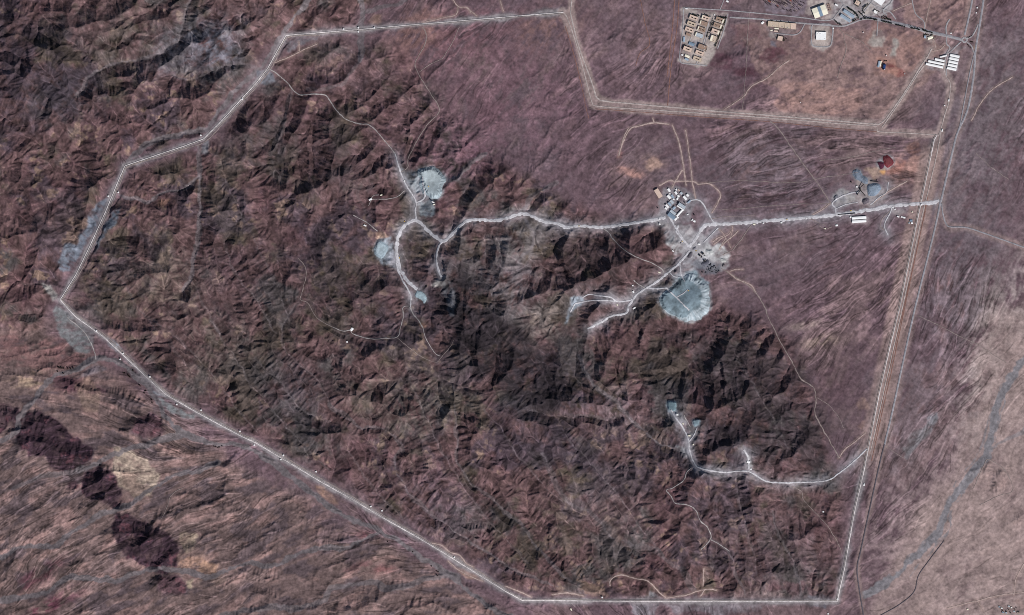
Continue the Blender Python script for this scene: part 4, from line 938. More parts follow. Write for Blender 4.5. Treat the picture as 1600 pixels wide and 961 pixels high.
def copy_thing(o, u, v, ang=0):
    c = o.copy(); COL.objects.link(c); z = float(ground(u, v)); x, y = world(u, v, z); c.location = (float(x), float(y), z); c.rotation_euler = (0, 0, -math.radians(ang))
    def kids(src, dst):
        for ch in list(src.children):
            k = ch.copy(); COL.objects.link(k); k.parent = dst; kids(ch, k)
    kids(o, c); return c

def shed(name, u, v, L, Wd, ang, mat, label, cat='shed', h=5.0, group=None, rise=None, vents=0, band=None, wall='shedwall'):
    """gabled sheet metal building, L by Wd in photograph pixels"""
    o = root(name, u, v, ang); l, w = L * S / 2, Wd * S / 2; rise = w * .28 if rise is None else rise
    MB().box(-l, l, -w, w, -3, h).build('wall', wall, o)
    e = .45; g = MB().prism(-l - e, l + e, [(-w - e, h + .02), (w + e, h + .02), (w + e, h + .3), (0, h + rise + .3), (-w - e, h + .3)]).build('roof', mat, o)
    if vents:
        mb = MB().box(-l * .9, l * .9, -.5, .5, h + rise + .1, h + rise + .9); mb.build('ridge_vent', 'vent', g)
    if band:
        x0, x1, bm = band
        MB().prism(x0 * l, x1 * l, [(-w - e - .1, h + .25), (w + e + .1, h + .25), (w + e + .1, h + .4), (0, h + rise + .42), (-w - e - .1, h + .4)]).build('roof_band', bm, g)
    for sgn in (-1, 1): MB().box(-l * .9, l * .9, sgn * w - .06, sgn * w + .06, h * .6, h * .82).build('window_band', 'glass', o)
    MB().box(l - .05, l + .09, -1.6, 1.6, 0, min(h * .8, 4)).build('door', 'darksteel', o)
    return tag(o, label, cat, group)
def flat_block(name, u, v, L, Wd, ang, mat, label, cat='building', h=9.0, wells=0, units=0, group=None, parapet='parapet', edge=None):
    o = root(name, u, v, ang); l, w = L * S / 2, Wd * S / 2
    ww = 2.2; spots = []
    if wells == 2: spots = [(-l * .42, l * .26), (l * .42, l * .26)]
    if wells == 1: spots = [(0, l * .46)]
    xs = [-l]
    mb = MB()
    for cx, hl in spots:
        mb.box(xs[-1], cx - hl, -w, w, -3, h); mb.box(cx - hl, cx + hl, -w, -ww, -3, h); mb.box(cx - hl, cx + hl, ww, w, -3, h); xs.append(cx + hl)
    mb.box(xs[-1], l, -w, w, -3, h); mb.build('wall', 'wall', o)
    rf = MB(); xs = [-l + .3]; i_ = .3
    for cx, hl in spots:
        rf.box(xs[-1], cx - hl - .3, -w + i_, w - i_, h + .003, h + .12); rf.box(cx - hl - .3, cx + hl + .3, -w + i_, -ww - .3, h + .003, h + .12); rf.box(cx - hl - .3, cx + hl + .3, ww + .3, w - i_, h + .003, h + .12); xs.append(cx + hl + .3)
    rf.box(xs[-1], l - .3, -w + i_, w - i_, h + .003, h + .12); ro = rf.build('roof', mat, o)
    pp = MB(); t = .3; q = h + .9
    pp.box(-l - .05, l + .05, -w - .05, -w + t, h + .004, q).box(-l - .05, l + .05, w - t, w + .05, h + .004, q).box(-l - .05, -l + t, -w + t, w - t, h + .004, q).box(l - t, l + .05, -w + t, w - t, h + .004, q)
    pp.build('parapet', parapet, o)
    for cx, hl in spots: MB().box(cx - hl, cx + hl, -ww, ww, -2.9, .15).build('light_well', 'dark', o)
    if edge: MB().box(l * edge[0], l * edge[1], -w + .5, w - .5, h + .15, h + .5).build('roof_slab', edge[2], o)
    for k in range(units):
        x, y = random.uniform(-l * .8, l * .8), random.choice((-1, 1)) * random.uniform(w * .45, w * .75)
        MB().box(x - 1, x + 1, y - .8, y + .8, h + .13, h + 1.5).build('roof_unit', 'vent' if random.random() < .6 else 'white', ro)
    for sgn in (-1, 1):
        for fl in range(max(1, int(h / 3))): MB().box(-l * .92, l * .92, sgn * w - .07, sgn * w + .07, fl * 3 + .9, fl * 3 + 2.3).build('window_band', 'glass', o)
    return tag(o, label, cat, group)

# ------------------------------------------------------------------ the walled town in the north
G = 'apartment blocks of the walled housing estate'
ORD = ['northernmost', 'second', 'third', 'fourth']
for i, (u, v, mt) in enumerate([(1083.8,28,'pink'),(1080.2,37.4,'beige'),(1077,46.6,'pink')]):
    flat_block('apartment_block', u, v, 13.2, 6.3, 20, mt, f'{["tan","beige","pale pinkish"][i]} apartment block with two light wells, {ORD[i]} of the west column', 'apartment block', 8.5, 2, 3, G)
flat_block('apartment_block', 1076.2, 54.2, 8.5, 4.6, 20, 'brown', 'small brown unfinished block south of the west column of apartment blocks', 'apartment block', 6, 0, 2, G)
for i, (u, v, mt, w_, un) in enumerate([(1102.6,28.4,'pink',2,4),(1099.5,36.8,'brown',0,5),(1096,46,'brown',2,4),(1092.4,55.4,'steel',0,6)]):
    flat_block('apartment_block', u, v, 12.6, 6.4, 20, mt, f'{["pinkish","dusty brown","brown mottled","grey and white patched"][i]} apartment block, {ORD[i]} of the middle column between two tree rows', 'apartment block', 8.5, w_, un, G, edge=(-.95, -.75, 'cream'))
for i, (u, v, mt, w_, un, L_) in enumerate([(1125,31.2,'brown',2,5,13.4),(1121.6,40,'brown',2,3,13.2),(1118,49.4,'pink',1,4,12.6),(1114.6,60.6,'beige',0,5,9.5)]):
    flat_block('apartment_block', u, v, L_, 6.6 if i < 3 else 9.5, 20, mt, f'{["mottled brown","dusty brown","bright edged pink","square beige"][i]} apartment block, {ORD[i]} of the east column beside the dark tree belt', 'apartment block', 8.5, w_, un, G, edge=(.6, .9, 'cream') if i != 3 else (-.9, -.3, 'cream'))
flat_block('apartment_block', 1074.4, 77, 13.6, 6.6, 20, 'pink', 'lone pink block with one long light well west of the estate lane', 'apartment block', 8.5, 1, 1, G)
flat_block('apartment_block', 1097.4, 73.8, 14, 7.6, 20, 'brown', 'brown unfinished block with raised edge and pale specks on its roof', 'apartment block', 8, 0, 8, G, 'darksteel')
flat_block('apartment_block', 1093.3, 83, 13.4, 6.2, 20, 'pink', 'pinkish block with one light well, upper of two in the south corner', 'apartment block', 8, 1, 1, G)
flat_block('apartment_block', 1089.6, 92.2, 13.4, 6.2, 20, 'beige', 'beige block with one light well, lower of two in the south corner', 'apartment block', 8, 1, 1, G)
shed('shed', 1074, 87.8, 7.4, 3.4, 22, 'cream', 'bright cream shed in the south-west corner of the estate', h=4)
shed('shed', 1073, 92.6, 6, 3, 22, 'blue', 'pale blue shed below the cream shed in the estate', h=4)
shed('shed', 1066, 85.8, 2.6, 2, 20, 'white', 'tiny white hut west of the cream shed in the estate', 'hut', 3.2)
shed('shed', 1068.6, 61.5, 8, 2.8, 95, 'blue', 'narrow blue grey shed along the west edge of the estate', h=4)
shed('shed', 1080.6, 68.8, 9, 4.6, 20, 'bluegrey', 'flat slate blue shelter between the two halves of the estate', 'shelter', 3.5)
shed('gatehouse', 1072.6, 13.6, 3.4, 1.4, 3, 'white', 'small white gatehouse at the north-west corner of the estate', 'gatehouse', 3.4)
shed('hut', 1116.5, 23.2, 1.6, 1.4, 10, 'white', 'tiny white hut at the north gate of the estate lane', 'hut', 3)
# south of the avenue
for (u, v, L_, W_, mt, un, lb) in [(1208.3,38,17,8.4,'beige',6,'long beige flat roofed hall with ribbed roof, westernmost of a joined row'),(1221.6,39.2,9.4,8.8,'beige',4,'beige flat roofed block second from the west in a joined row'),
                                  (1231,40.3,9,8.8,'beige',8,'beige block with roof units, third from the west in a joined row'),(1239.8,41.3,8,9.4,'pink',0,'plain pale tan block at the east end of a joined row')]:
    flat_block('school_block', u, v, L_, W_, 5, mt, lb, 'building', 6, 0, un, 'joined blocks south of the avenue')
shed('shed', 1191.4, 35.6, 4.4, 3, -38, 'white', 'small white shed at the west end of the joined beige blocks', h=4)
for i, (u, v, L_, W_, mt) in enumerate([(1213.4,44.6,6.5,1.8,'cream'),(1212.4,48.6,6,1.9,'pink'),(1205.4,47.4,3,1.4,'cream')]):
    shed('shed', u, v, L_, W_, 4, mt, ['narrow cream roof just south of the beige blocks','narrow pink roof with dark gap south of the cream one','short cream roof on the gravel yard'][i], h=3.6)
flat_block('villa', 1219, 60.2, 8, 7, 12, 'pink', 'square pale pink house ringed by dark trees south of the joined blocks', 'house', 6, 0, 2)
o = flat_block('white_hall', 1283, 56.4, 15.6, 12.6, 2, 'white', 'big square white building on its own pad with a loop road', 'building', 7, 0, 9, parapet='white')
MB().box(-26, -21, 2, 14, -3, 5).build('annex', 'white', o)
# halls north of the avenue
shed('warehouse', 1281, 18, 22, 15.6, -20, 'cream', 'big cream hall with a grey blue band across its roof', 'warehouse', 10, band=(-.2, .26, 'bluegrey'), rise=2.5)
shed('shed', 1307, 7.8, 4.6, 2.4, 30, 'white', 'small white shed beside the avenue north of the grey halls', h=4)
shed('factory_hall', 1326.4, 21.6, 19, 4.6, 33, 'blue', 'long pale blue hall, northern of two side by side at the road bend', 'factory hall', 7, rise=1.2, vents=1)
shed('factory_hall', 1321, 28.4, 18, 4.4, 33, 'blue', 'long pale blue hall, southern of two side by side at the road bend', 'factory hall', 7, rise=1.2, vents=1)
o = flat_block('mosque', 1339.8, 4.8, 7, 6.4, 30, 'pink', 'low beige octagonal building inside a dark garden ring', 'building', 6, 0, 2)
MB().cyl(0, 0, 6.2, 8.2, 4.5, 8).build('roof_drum', 'beige', o)
shed('warehouse', 1373.8, -4.8, 21, 19, 36, 'white', 'huge plain white hall cut by the top edge of the picture', 'warehouse', 12, rise=2)
flat_block('office', 1368, 18.8, 6, 4.4, 33, 'white', 'white office with dark planted surround below the huge white hall', 'office', 5, 0, 2)
shed('shed', 1453.6, 59, 8, 4, -20, 'cream', 'cream roofed roadside building with dark trees south of the avenue', 'building', 5)
shed('shed', 1445.4, 57.6, 3, 4.4, 10, 'blue', 'small pale blue shed beside the cream roadside building', h=4)
shed('hut', 1486, 52, 1.8, 1.4, 0, 'white', 'white hut on the north side of the avenue near the roundabout', 'hut', 3)
shed('hut', 1302, 44.2, 1.8, 1.8, 0, 'white', 'white hut at the corner where the loop road meets the avenue', 'hut', 3)
GW = 'white halls by the highway junction'
for i, (u, v) in enumerate([(1491.8,87.6),(1490.6,92.4),(1489.3,97.5),(1488.3,102.6),(1487,107.6)]):
    shed('storage_hall', u, v, 14.6, 3.6, 12, 'white', f'white hall by the junction, {["northernmost","second from north","middle","fourth from north","southernmost"][i]} of five equal halls east of their lane', 'storage hall', 6, GW, rise=1)
for u, v, L_, W_, a, lb in [(1474.2,87.9,10.6,1.9,-14,'thin short white roof tilted against the other halls west of the lane'),(1468.3,94.1,15,3.2,12,'shorter white hall second from north west of the lane'),
                            (1462.9,98.2,25.4,3.2,12,'long white hall third from north west of the lane'),(1460.2,102.7,27.4,3.2,12,'longest white hall, southernmost west of the lane')]:
    shed('storage_hall', u, v, L_, W_, a, 'white', lb, 'storage hall', 6, GW, rise=1)
shed('shed', 1373.2, 100.4, 9.6, 2.8, 102, 'blue', 'silver blue shed west of the dark blue plant', h=5)
shed('shed', 1376, 99.6, 8.6, 1.6, 102, 'cream', 'narrow cream roof touching the silver blue shed', h=4)
o = root('blue_plant', 1381.6, 104.6, 98)
MB().box(-12, 10, -6, 6, -3, 9).build('block', 'bluepool', o)
MB().box(-10, 2, -5, 5, 9.003, 13).build('tower', 'bluepool', o); MB().cyl(12, 2, -2, 15, 2.6).build('silo', 'steel', o); MB().cyl(12, -4, -2, 12, 2.2).build('silo', 'tank', o)
tag(o, 'dark blue batching plant with silos amid red earth', 'plant')

# ------------------------------------------------------------------ main compound of the works
GC = 'roofs of the works compound'
for u, v, L_, W_, a, mt, h_, lb in [
    (1045.3,297.3,5.4,3.2,58,'white',5,'white shed at the north-west tip of the compound, tilted steeply'),(1045.4,307.9,6.8,3.8,45,'white',6,'bright white hall on the west side of the compound'),
    (1056.2,301.6,5,3,58,'white',5,'bluish white shed in the middle of the north row'),(1064.6,302,3.8,3.4,40,'steel',4,'square grey hut east of the north row'),
    (1074.5,305.2,4,3,45,'white',5,'small white shed at the north-east tip of the compound'),(1070.4,309.4,7,3.4,48,'white',6,'long white shed below the small one on the east side'),
    (1060.2,306.4,3.8,2.6,35,'white',4,'little white shed in the centre of the north yard'),(1058.3,310.4,3.8,2.2,-60,'white',4,'little white hut leaning the other way in the north yard'),
    (1046.7,302.8,2,1.6,10,'white',3.5,'tiny white hut between the two western white sheds'),(1050.8,307,6,3,55,'blue',5,'grey blue shed beside the bright western hall'),
    (1056.8,296.4,2.6,1.8,60,'white',3.5,'tiny pale hut at the top of the north row'),(1060.8,297.3,3.2,1.2,45,'pink',3.5,'tiny pinkish strip roof at the top of the north row'),
    (1052.7,311.4,2.4,1.8,20,'white',3.5,'tiny white hut at the foot of the grey blue shed'),(1050,315.6,6.4,4,48,'steel',7,'pale grey bay at the north end of the western workshop row'),
    (1046.4,319.2,6.2,3.4,48,'blue',7,'bluish bay in the middle of the western workshop row'),(1042.5,322.2,6.2,2.8,48,'white',7,'white bay near the south end of the western workshop row'),
    (1040.8,325.7,3.6,2.6,40,'white',5,'white end hut of the western workshop row'),(1065.4,321.6,12,4.6,33,'steel',8,'wide grey hall on the east side of the courtyard'),
    (1063.4,325,13,1.5,33,'white',6,'long thin white roof along the grey courtyard hall'),(1053,325.2,5,3.4,-45,'blue',6,'bluish roof on the north-west side of the courtyard'),
    (1051.6,332,10,4,38,'steel',7,'pale ribbed hall on the south-west side of the courtyard'),(1049.2,337.6,12.4,6,38,'bluegrey',8,'biggest slate blue hall at the south-west end of the compound'),
    (1062,332.8,14,2.6,-47,'white',6,'long grey white range closing the courtyard on the south-east'),(1055.8,342.4,5,2.6,-45,'white',5,'white shed at the south tip of the compound'),
    (1059.4,339.8,2.4,1.8,30,'white',4,'tiny white hut beside the south tip shed'),(1076.7,315.2,6,2,-40,'blue',4,'narrow teal grey roof by the curved compound road'),
    (1081.6,343.6,3.2,1.4,-55,'white',4,'narrow white roof east of the compound near the junction'),(1085,345.8,3.2,2.6,20,'white',4,'white shed east of the compound near the junction'),
    (1030.5,342.6,2,1.4,60,'white',3.5,'tiny white roof west of the compound on the haul road'),(1030.8,350.4,2.2,1.8,70,'white',3.5,'tiny white hut on the dark slope south of the haul road'),
    (1074.7,335.1,1.6,1.4,0,'white',3.5,'isolated white hut on the red ground east of the courtyard')]:
    shed('shed' if h_ < 6 else 'workshop', u, v, L_, W_, a, mt, lb, 'shed' if h_ < 6 else 'workshop', h_, GC)
shed('warehouse', 1028.6, 302.2, 14.4, 6.8, 58, 'pink', 'large pale beige hall standing alone west of the compound', 'warehouse', 8, rise=2)
# twin halls and small houses by the east gate
for v, lb in [(340.4,'upper white hall of the pair south of the haul road'),(345.9,'lower white hall of the pair south of the haul road')]:
    shed('storage_hall', 1342.4, v, 22, 3.9, -4, 'white', lb, 'storage hall', 6, 'twin white halls', rise=1)
for u, v, L_, W_, a, mt, lb in [(1329,339.2,2.2,2,0,'white','small white hut at the west end of the twin halls'),(1403.4,338.6,3.2,1.6,20,'white','westernmost of three white huts in a row by the east gate'),
    (1409,339,2.6,1.8,15,'white','middle white hut of three in a row by the east gate'),(1412.9,340,3.2,2.2,10,'white','easternmost of three white huts in a row by the east gate'),
    (1425,348.6,2.4,2.4,0,'white','bright white hut beside the blue grey roof near the east gate'),(1423.6,344.6,4,2.8,0,'bluegrey','blue grey roof near the east gate'),
    (1420.6,348.4,1.8,1.6,0,'steel','tiny grey hut left of the bright white one near the east gate'),(1395.3,324.4,1.8,1.6,30,'white','tiny white hut at the fork west of the east gate'),
    (1398.4,327.3,1.6,1.4,0,'white','tinier white hut just below the fork west of the east gate'),(1425.6,331.2,1.6,1.4,0,'cream','tiny cream hut on the bare ground below the gate road'),
    (1307.3,352.2,3.4,2.4,-8,'white','white shed on the side track south-west of the twin halls'),(1289.4,357.2,2,1.4,20,'cream','tiny cream hut at the end of the side track'),
    (1338.8,291.7,2.2,2,0,'white','white control cabin beside the conveyors'),(1221,347.8,2.6,2,0,'white','white hut on the north edge of the haul road halfway to the compound'),
    (1178.6,350.6,3,2,10,'cream','cream hut south of the haul road east of the compound'),(1192.8,348.6,1.8,1.4,0,'white','tiny white hut on the haul road east of the compound'),
    (1259.6,341.8,1.8,1.4,0,'white','tiny white hut where a side track leaves the haul road'),(1092.6,381.4,3,1.8,5,'white','white hut at the edge of the crusher yard'),
    (1051.6,392.4,2.6,1.6,40,'white','small white hut at the edge of the pale basin'),(989.5,456.4,3,2.2,70,'white','white portal building north of the western tunnel road'),
    (988.6,446.2,2.2,1.6,0,'white','tiny white hut up the short spur above the portal building'),(991,481.4,4,1.8,-35,'white','white shed on the lower side of the south tunnel road'),
    (964.6,476.4,2.4,1.6,30,'cream','tan hut under the fork of the tunnel roads'),(1030.4,425.8,3,1.6,20,'cream','pale hut left of the road above the great spoil dump'),
    (549.8,514.6,4.6,3.6,-50,'white','white building alone on the western hill track'),(542.4,534.2,2.2,1.8,0,'white','white hut south of the western hill track'),
    (578.8,311.6,4.6,2.2,-30,'white','white shed at the end of the spur west of the north dump'),(595.8,304.8,3,1.4,-20,'cream','cream hut beside the spur west of the north dump'),
    (570.4,352.4,4,1.8,20,'white','white shed below the straight hill track'),(676.6,316,4.2,1.4,25,'white','white roof at the south foot of the north dump'),
    (678.2,319.6,3,1.2,-15,'cream','pale strip roof just below the one at the north dump'),(632,282.6,2,1.6,0,'white','tiny white hut on the road beside the north dump'),
    (1058.4,647.8,2.8,2.4,0,'white','bright white hut on the pad of the south quarry'),(1077.2,680.6,3.2,2,0,'cream','cream roof at the fork below the south quarry'),
    (1083.4,694.6,1.8,1.6,0,'cream','tiny cream hut right of the south quarry road'),(1169.6,721.8,5,3,10,'white','white tunnel portal building north of the south road'),
    (1168.6,712.2,2,1.4,40,'white','tiny white hut up the track above the tunnel portal'),(1173.4,733,2,1.8,0,'white','white hut where the portal track meets the south road'),
    (1067.4,662.2,2,1.6,30,'cream','pale hut on the side of the south quarry road'),(1527,12,1.8,1.8,0,'white','white hut north between the two highway lanes'),(1525.4,20,1.6,1.6,0,'white','white hut just south of its twin between the highway lanes'),
    (1286.4,799.6,2.2,1.6,0,'white','white hut on the dark knoll above the south-east corner'),(1350.2,757.2,1.6,3.4,12,'white','narrow white roof on the eastern patrol road'),
    (892.4,952.4,3.4,1.6,60,'cream','pale hut below the southern patrol road'),(1294,959,2,1.6,0,'white','white hut at the bottom edge of the picture'),
    (1472.2,203.6,1.4,4,10,'white','narrow white gate roof at the corner of the corridor roads'),(1482.6,156.6,1.4,3.6,10,'white','narrow white roof beside the junction south road'),
    (1476,165,1.6,1.4,0,'white','tiny white hut west of the narrow white roof'),(1136.6,2.2,3.6,2.2,30,'white','white shed by the side road at the top edge'),
    (1512,952,2,1.6,0,'cream','pale hut on the south-east plain')][:59]:
    shed('hut' if L_ < 3 else 'shed', u, v, L_, W_, a, mt, lb, 'hut' if L_ < 3 else 'shed', 3.2 if L_ < 3 else 4.2, 'scattered roofs of the works')
# houses of the village at the south-east edge
for i, (u, v, L_, W_, mt, lb) in enumerate([(1561.5,948.4,3,2.4,'bluegrey','slate roofed house at the north-west of the village'),(1565.4,950.4,3,2,'white','white roofed house next to the slate one in the village'),
    (1576.6,947.6,3,2.4,'steel','grey roofed house at the north of the village'),(1580.4,949.6,2.6,2,'white','white house at the north-east of the village'),(1567.4,957,4,2.6,'bluegrey','long slate roofed house at the south-west of the village'),
    (1572.4,957.6,3,2.4,'blue','pale blue roofed house in the south of the village'),(1584.6,955.4,3,2.2,'steel','grey house at the east of the village'),(1590.4,957.4,2.6,2,'brown','brown house at the east edge of the village')]):
    flat_block('village_house', u, v, L_, W_, 12, mt, lb, 'house', 3.4, 0, 1, 'village houses')

# ------------------------------------------------------------------ guard posts along the patrol road
def guard_post():
    o = root('guard_post', 537, 45)
    MB().box(-2.6, 2.6, -2.6, 2.6, -2, 3.2).build('base', 'wall', o)
    MB().box(-2, 2, -2, 2, 3.203, 6).build('cabin', 'white', o); g = MB().box(-3.2, 3.2, -3.2, 3.2, 6.003, 6.5).build('roof', 'white', o)
    MB().box(-2.06, 2.06, -1.6, 1.6, 4.2, 5.3).build('window', 'glass', o); MB().cyl(2.2, 2.2, 6.5, 10, .12, 6).build('mast', 'darksteel', g)
    return o
GP = [((537,45.6),'north'),((560,43.4),'north'),((560,49.8),'north'),((585,43.8),'north'),((379,155),'north-west'),((314,211.5),'north-west'),((169.4,306.6),'west'),((185,300.6),'west'),
      ((151,517.2),'south-west'),((192.6,552.3),'south-west'),((188,561.5),'south-west'),((234.4,589),'south-west'),((276.4,632),'south-west'),((314.4,641),'south-west'),((375,674),'south-west'),((397.4,695.5),'south-west'),
      ((439,718),'south-west'),((443,711.4),'south-west'),((494,737),'south-west'),((579.6,791.4),'south-west'),((597,798),'south-west'),((710,870.6),'south-west'),((941,933.4),'south'),((1309,936),'south-east'),((1440,320),'east')]
cnt = {}; gp0 = None
for (u, v), side in GP:
    cnt[side] = cnt.get(side, 0) + 1; k = cnt[side]; tot = sum(1 for g in GP if g[1] == side)
    o = gp0 = guard_post() if gp0 is None else gp0
    if (u, v) != GP[0][0]: o = copy_thing(gp0, u, v, 20 * k)
    else:
        z = float(ground(u, v)); x, y = world(u, v, z); o.location = (float(x), float(y), z)
    order = f'number {k} of {tot} from the {"west" if side in ("north","south-west","south") else "north"} end' if tot > 1 else 'the only one on that stretch'
    tag(o, f'white guard post on the {side} patrol road, {order}', 'guard post', 'guard posts of the patrol road')

# ------------------------------------------------------------------ perimeter wall just outside the patrol road
c, t = resample(PERIM_C := R['perimeter'][0][0], 2.0)
tg = np.gradient(c, axis=0); tg /= np.linalg.norm(tg, axis=1)[:, None]; nr = np.stack([-tg[:, 1], tg[:, 0]], 1)
off = c - nr * 1.9
P = []
for du, hz in ((-.13, -2.), (-.13, 2.6), (.13, 2.6), (.13, -2.)):
    q = off + nr * du; z = ground(q[:, 0], q[:, 1]) + hz; x, y = world(q[:, 0], q[:, 1], z); P.append(np.stack([x, y, z], 1))
o = raw_mesh('perimeter_wall', np.stack(P, 1).reshape(-1, 3), grid_quads(len(c), 4), M['concrete'], None, None, False)
tag(o, 'low pale concrete wall following the patrol road round the whole site', 'wall')

# ------------------------------------------------------------------ spoil heaps, stockpiles
def build_heap(name, pts, hmax, slope, col, label, cat, rim, flute, grain_, rimw, rimdir):
    p = np.array(pts, float); a, b = p.min(0) - 2, p.max(0) + 2; sub = 2
    nu, nv = int((b[0] - a[0]) * sub) + 1, int((b[1] - a[1]) * sub) + 1
    x, y = np.meshgrid(np.linspace(a[0], b[0], nu), np.linspace(a[1], b[1], nv)); ins, D = inside(p, x, y); fl = fluting(p, x, y)
    top = D * S * slope * (1 + flute * fl) > hmax * .98
    zz = ground(x, y) + np.where(ins, .45 + .25 * sample(n5, x, y).clip(-1, 2), -3); xx, yy = world(x, y, zz)
    cl = np.tile(alb(col)[None, None], (nv, nu, 1)).astype(f32)
    g = 1 + grain_ * sample(n5, x, y) + .5 * grain_ * sample(stf, x, y) + .8 * grain_ * sample(n4c, x, y)
    if rim is not None:
        cx, cy = p.mean(0); an = np.arctan2(y - cy, x - cx)
        rw = (~top) if not rimw else 1 - smooth(D / (rimw * (.15 + .85 * np.clip(np.cos(an - rimdir) + .25, 0, 1)) + .1), .75, 1.05)
        rm = np.clip(rw * (.75 + .45 * fl), 0, 1)[..., None]; cl = cl * (1 - rm) + alb(rim) * rm
    cl = cl * np.clip(g, .5, 1.5)[..., None]
    qd = grid_quads(nv, nu); qd = qd[ins.ravel()[qd].any(1)]; used = np.unique(qd); remap = np.zeros(nu * nv, np.int32); remap[used] = np.arange(len(used))
    tag(raw_mesh(name, np.stack([xx, yy, zz], -1).reshape(-1, 3)[used], remap[qd], M['gravel'], None, cl.reshape(-1, 3)[used]), label, cat)
for h_ in HEAPS: build_heap(*h_)

# ------------------------------------------------------------------ conveyors and yard machinery
def conveyor(u0, v0, u1, v1, h0, h1, label, wd=1.6):
    o = root('conveyor', u0, v0); x0, y0 = world(u0, v0, 0); x1, y1 = world(u1, v1, 0); dx, dy = float(x1 - x0), float(y1 - y0); L = math.hypot(dx, dy)
    o.rotation_euler = (0, 0, math.atan2(dy, dx))
    MB().prism(0, L, [(-wd, 0), (wd, 0), (wd, .8), (-wd, .8)]).build('belt', 'black', o)
    b = o.children[0]
    for vt in b.data.vertices: vt.co.z += h0 + (h1 - h0) * vt.co.x / L
    for f in (.25, .6, .95):
        for sg in (-1, 1): MB().box(L * f - .3, L * f + .3, sg * wd - .3 * (sg > 0), sg * wd + .3 * (sg < 0), -2, h0 + (h1 - h0) * f).build('leg', 'darksteel', o)
    MB().box(L - 2, L + 1.4, -wd - .5, wd + .5, h1 + .85, h1 + 2.8).build('head_box', 'darksteel', o)
    return tag(o, label, 'conveyor', 'belts of the crushing plant')
conveyor(1342.5,294.4,1349.2,288.2,3,11,'black conveyor climbing north-east to the blue grey stockpiles')
conveyor(1344.8,297,1339.8,303,3,9,'black conveyor running south-west from the crusher')
conveyor(1344.6,297.6,1351.4,305.4,3,10,'black conveyor running south-east to the dark cone')
conveyor(1359.6,282.6,1372,284.2,3,8,'dark green belt along the top of the eastern stockpile',1.9)
conveyor(1309,335.4,1336,333.4,2,5,'long black belt along the south edge of the haul road above the twin halls',1.5)
def crusher(u, v, a, label, k=1.0):
    o = root('crusher', u, v, a)
    MB().box(-4*k, 4*k, -3*k, 3*k, -2, 5*k).build('body', 'darksteel', o); MB().prism(-3*k, 3*k, [(-2*k, 5.01*k), (2*k, 5.01*k), (3.4*k, 8*k), (-3.4*k, 8*k)]).build('hopper', 'tank', o)
    MB().cyl(4.6*k, 0, -1, 4*k, .8*k, 10).build('motor', 'yellow', o); return tag(o, label, 'crusher', 'crushing machines')
crusher(1344, 295.4, 40, 'dark crusher where three conveyors meet'); crusher(1339.6, 303.6, 20, 'dark screen at the foot of the south-west conveyor', .8)
crusher(1330, 284.6, 20, 'dark machine west of the blue grey stockpile', .7)
crusher(1093.4, 399.2, 20, 'black machine at the west of the crusher yard cluster'); crusher(1098.4, 396.4, -30, 'black machine at the east of the crusher yard cluster', 1.1); crusher(1100.2, 407, 10, 'black machine north of the dark yard pile', .9)
# trucks
def truck():
    o = root('dump_truck', 1088, 392)
    MB().box(-4.2, 3.9, -1.1, 1.1, .8, 1.2).build('chassis', 'darksteel', o); c_ = MB().box(2.3, 4, -1.25, 1.25, 1.21, 3.1).build('cab', 'white', o)
    MB().box(3.97, 4.04, -1, 1, 2.1, 2.9).build('windscreen', 'glass', c_); MB().prism(-4.2, 2, [(-1.1, 1.21), (1.1, 1.21), (1.5, 3), (-1.5, 3)]).build('tipper', 'yellow', o)
    for x in (-3.2, -1.6, 3):
        for y in (-1.25, .8): MB().cyl(x, .55, y, y + .45, .55, 12, axis='y').build('wheel', 'tyre', o)
    return o
tk = truck()
TRK = [((1088,392),30,'dump truck beside the small grey pile in the crusher yard'),((1066,377.6),80,'dump truck on the road into the crusher yard'),((669.8,291.4),50,'dump truck tipping on top of the pale northern spoil fan'),
       ((632.5,345.6),-35,'truck on the north-west arc of the loop road'),((624.4,403.4),85,'truck on the west arm of the loop road'),((1075.6,454),-40,'truck on the cross track over the great dump'),
       ((1230,342.6),-6,'truck on the haul road halfway to the east gate'),((905,353.2),3,'truck on the haul road in the middle of the hills'),((1330,329),-10,'truck on the haul road north of the twin halls')]
for i, ((u, v), a, lb) in enumerate(TRK):
    o = tk if i == 0 else copy_thing(tk, u, v, a)
    if i == 0: o.rotation_euler = (0, 0, -math.radians(a))
    tag(o, lb, 'truck', 'dump trucks of the works')
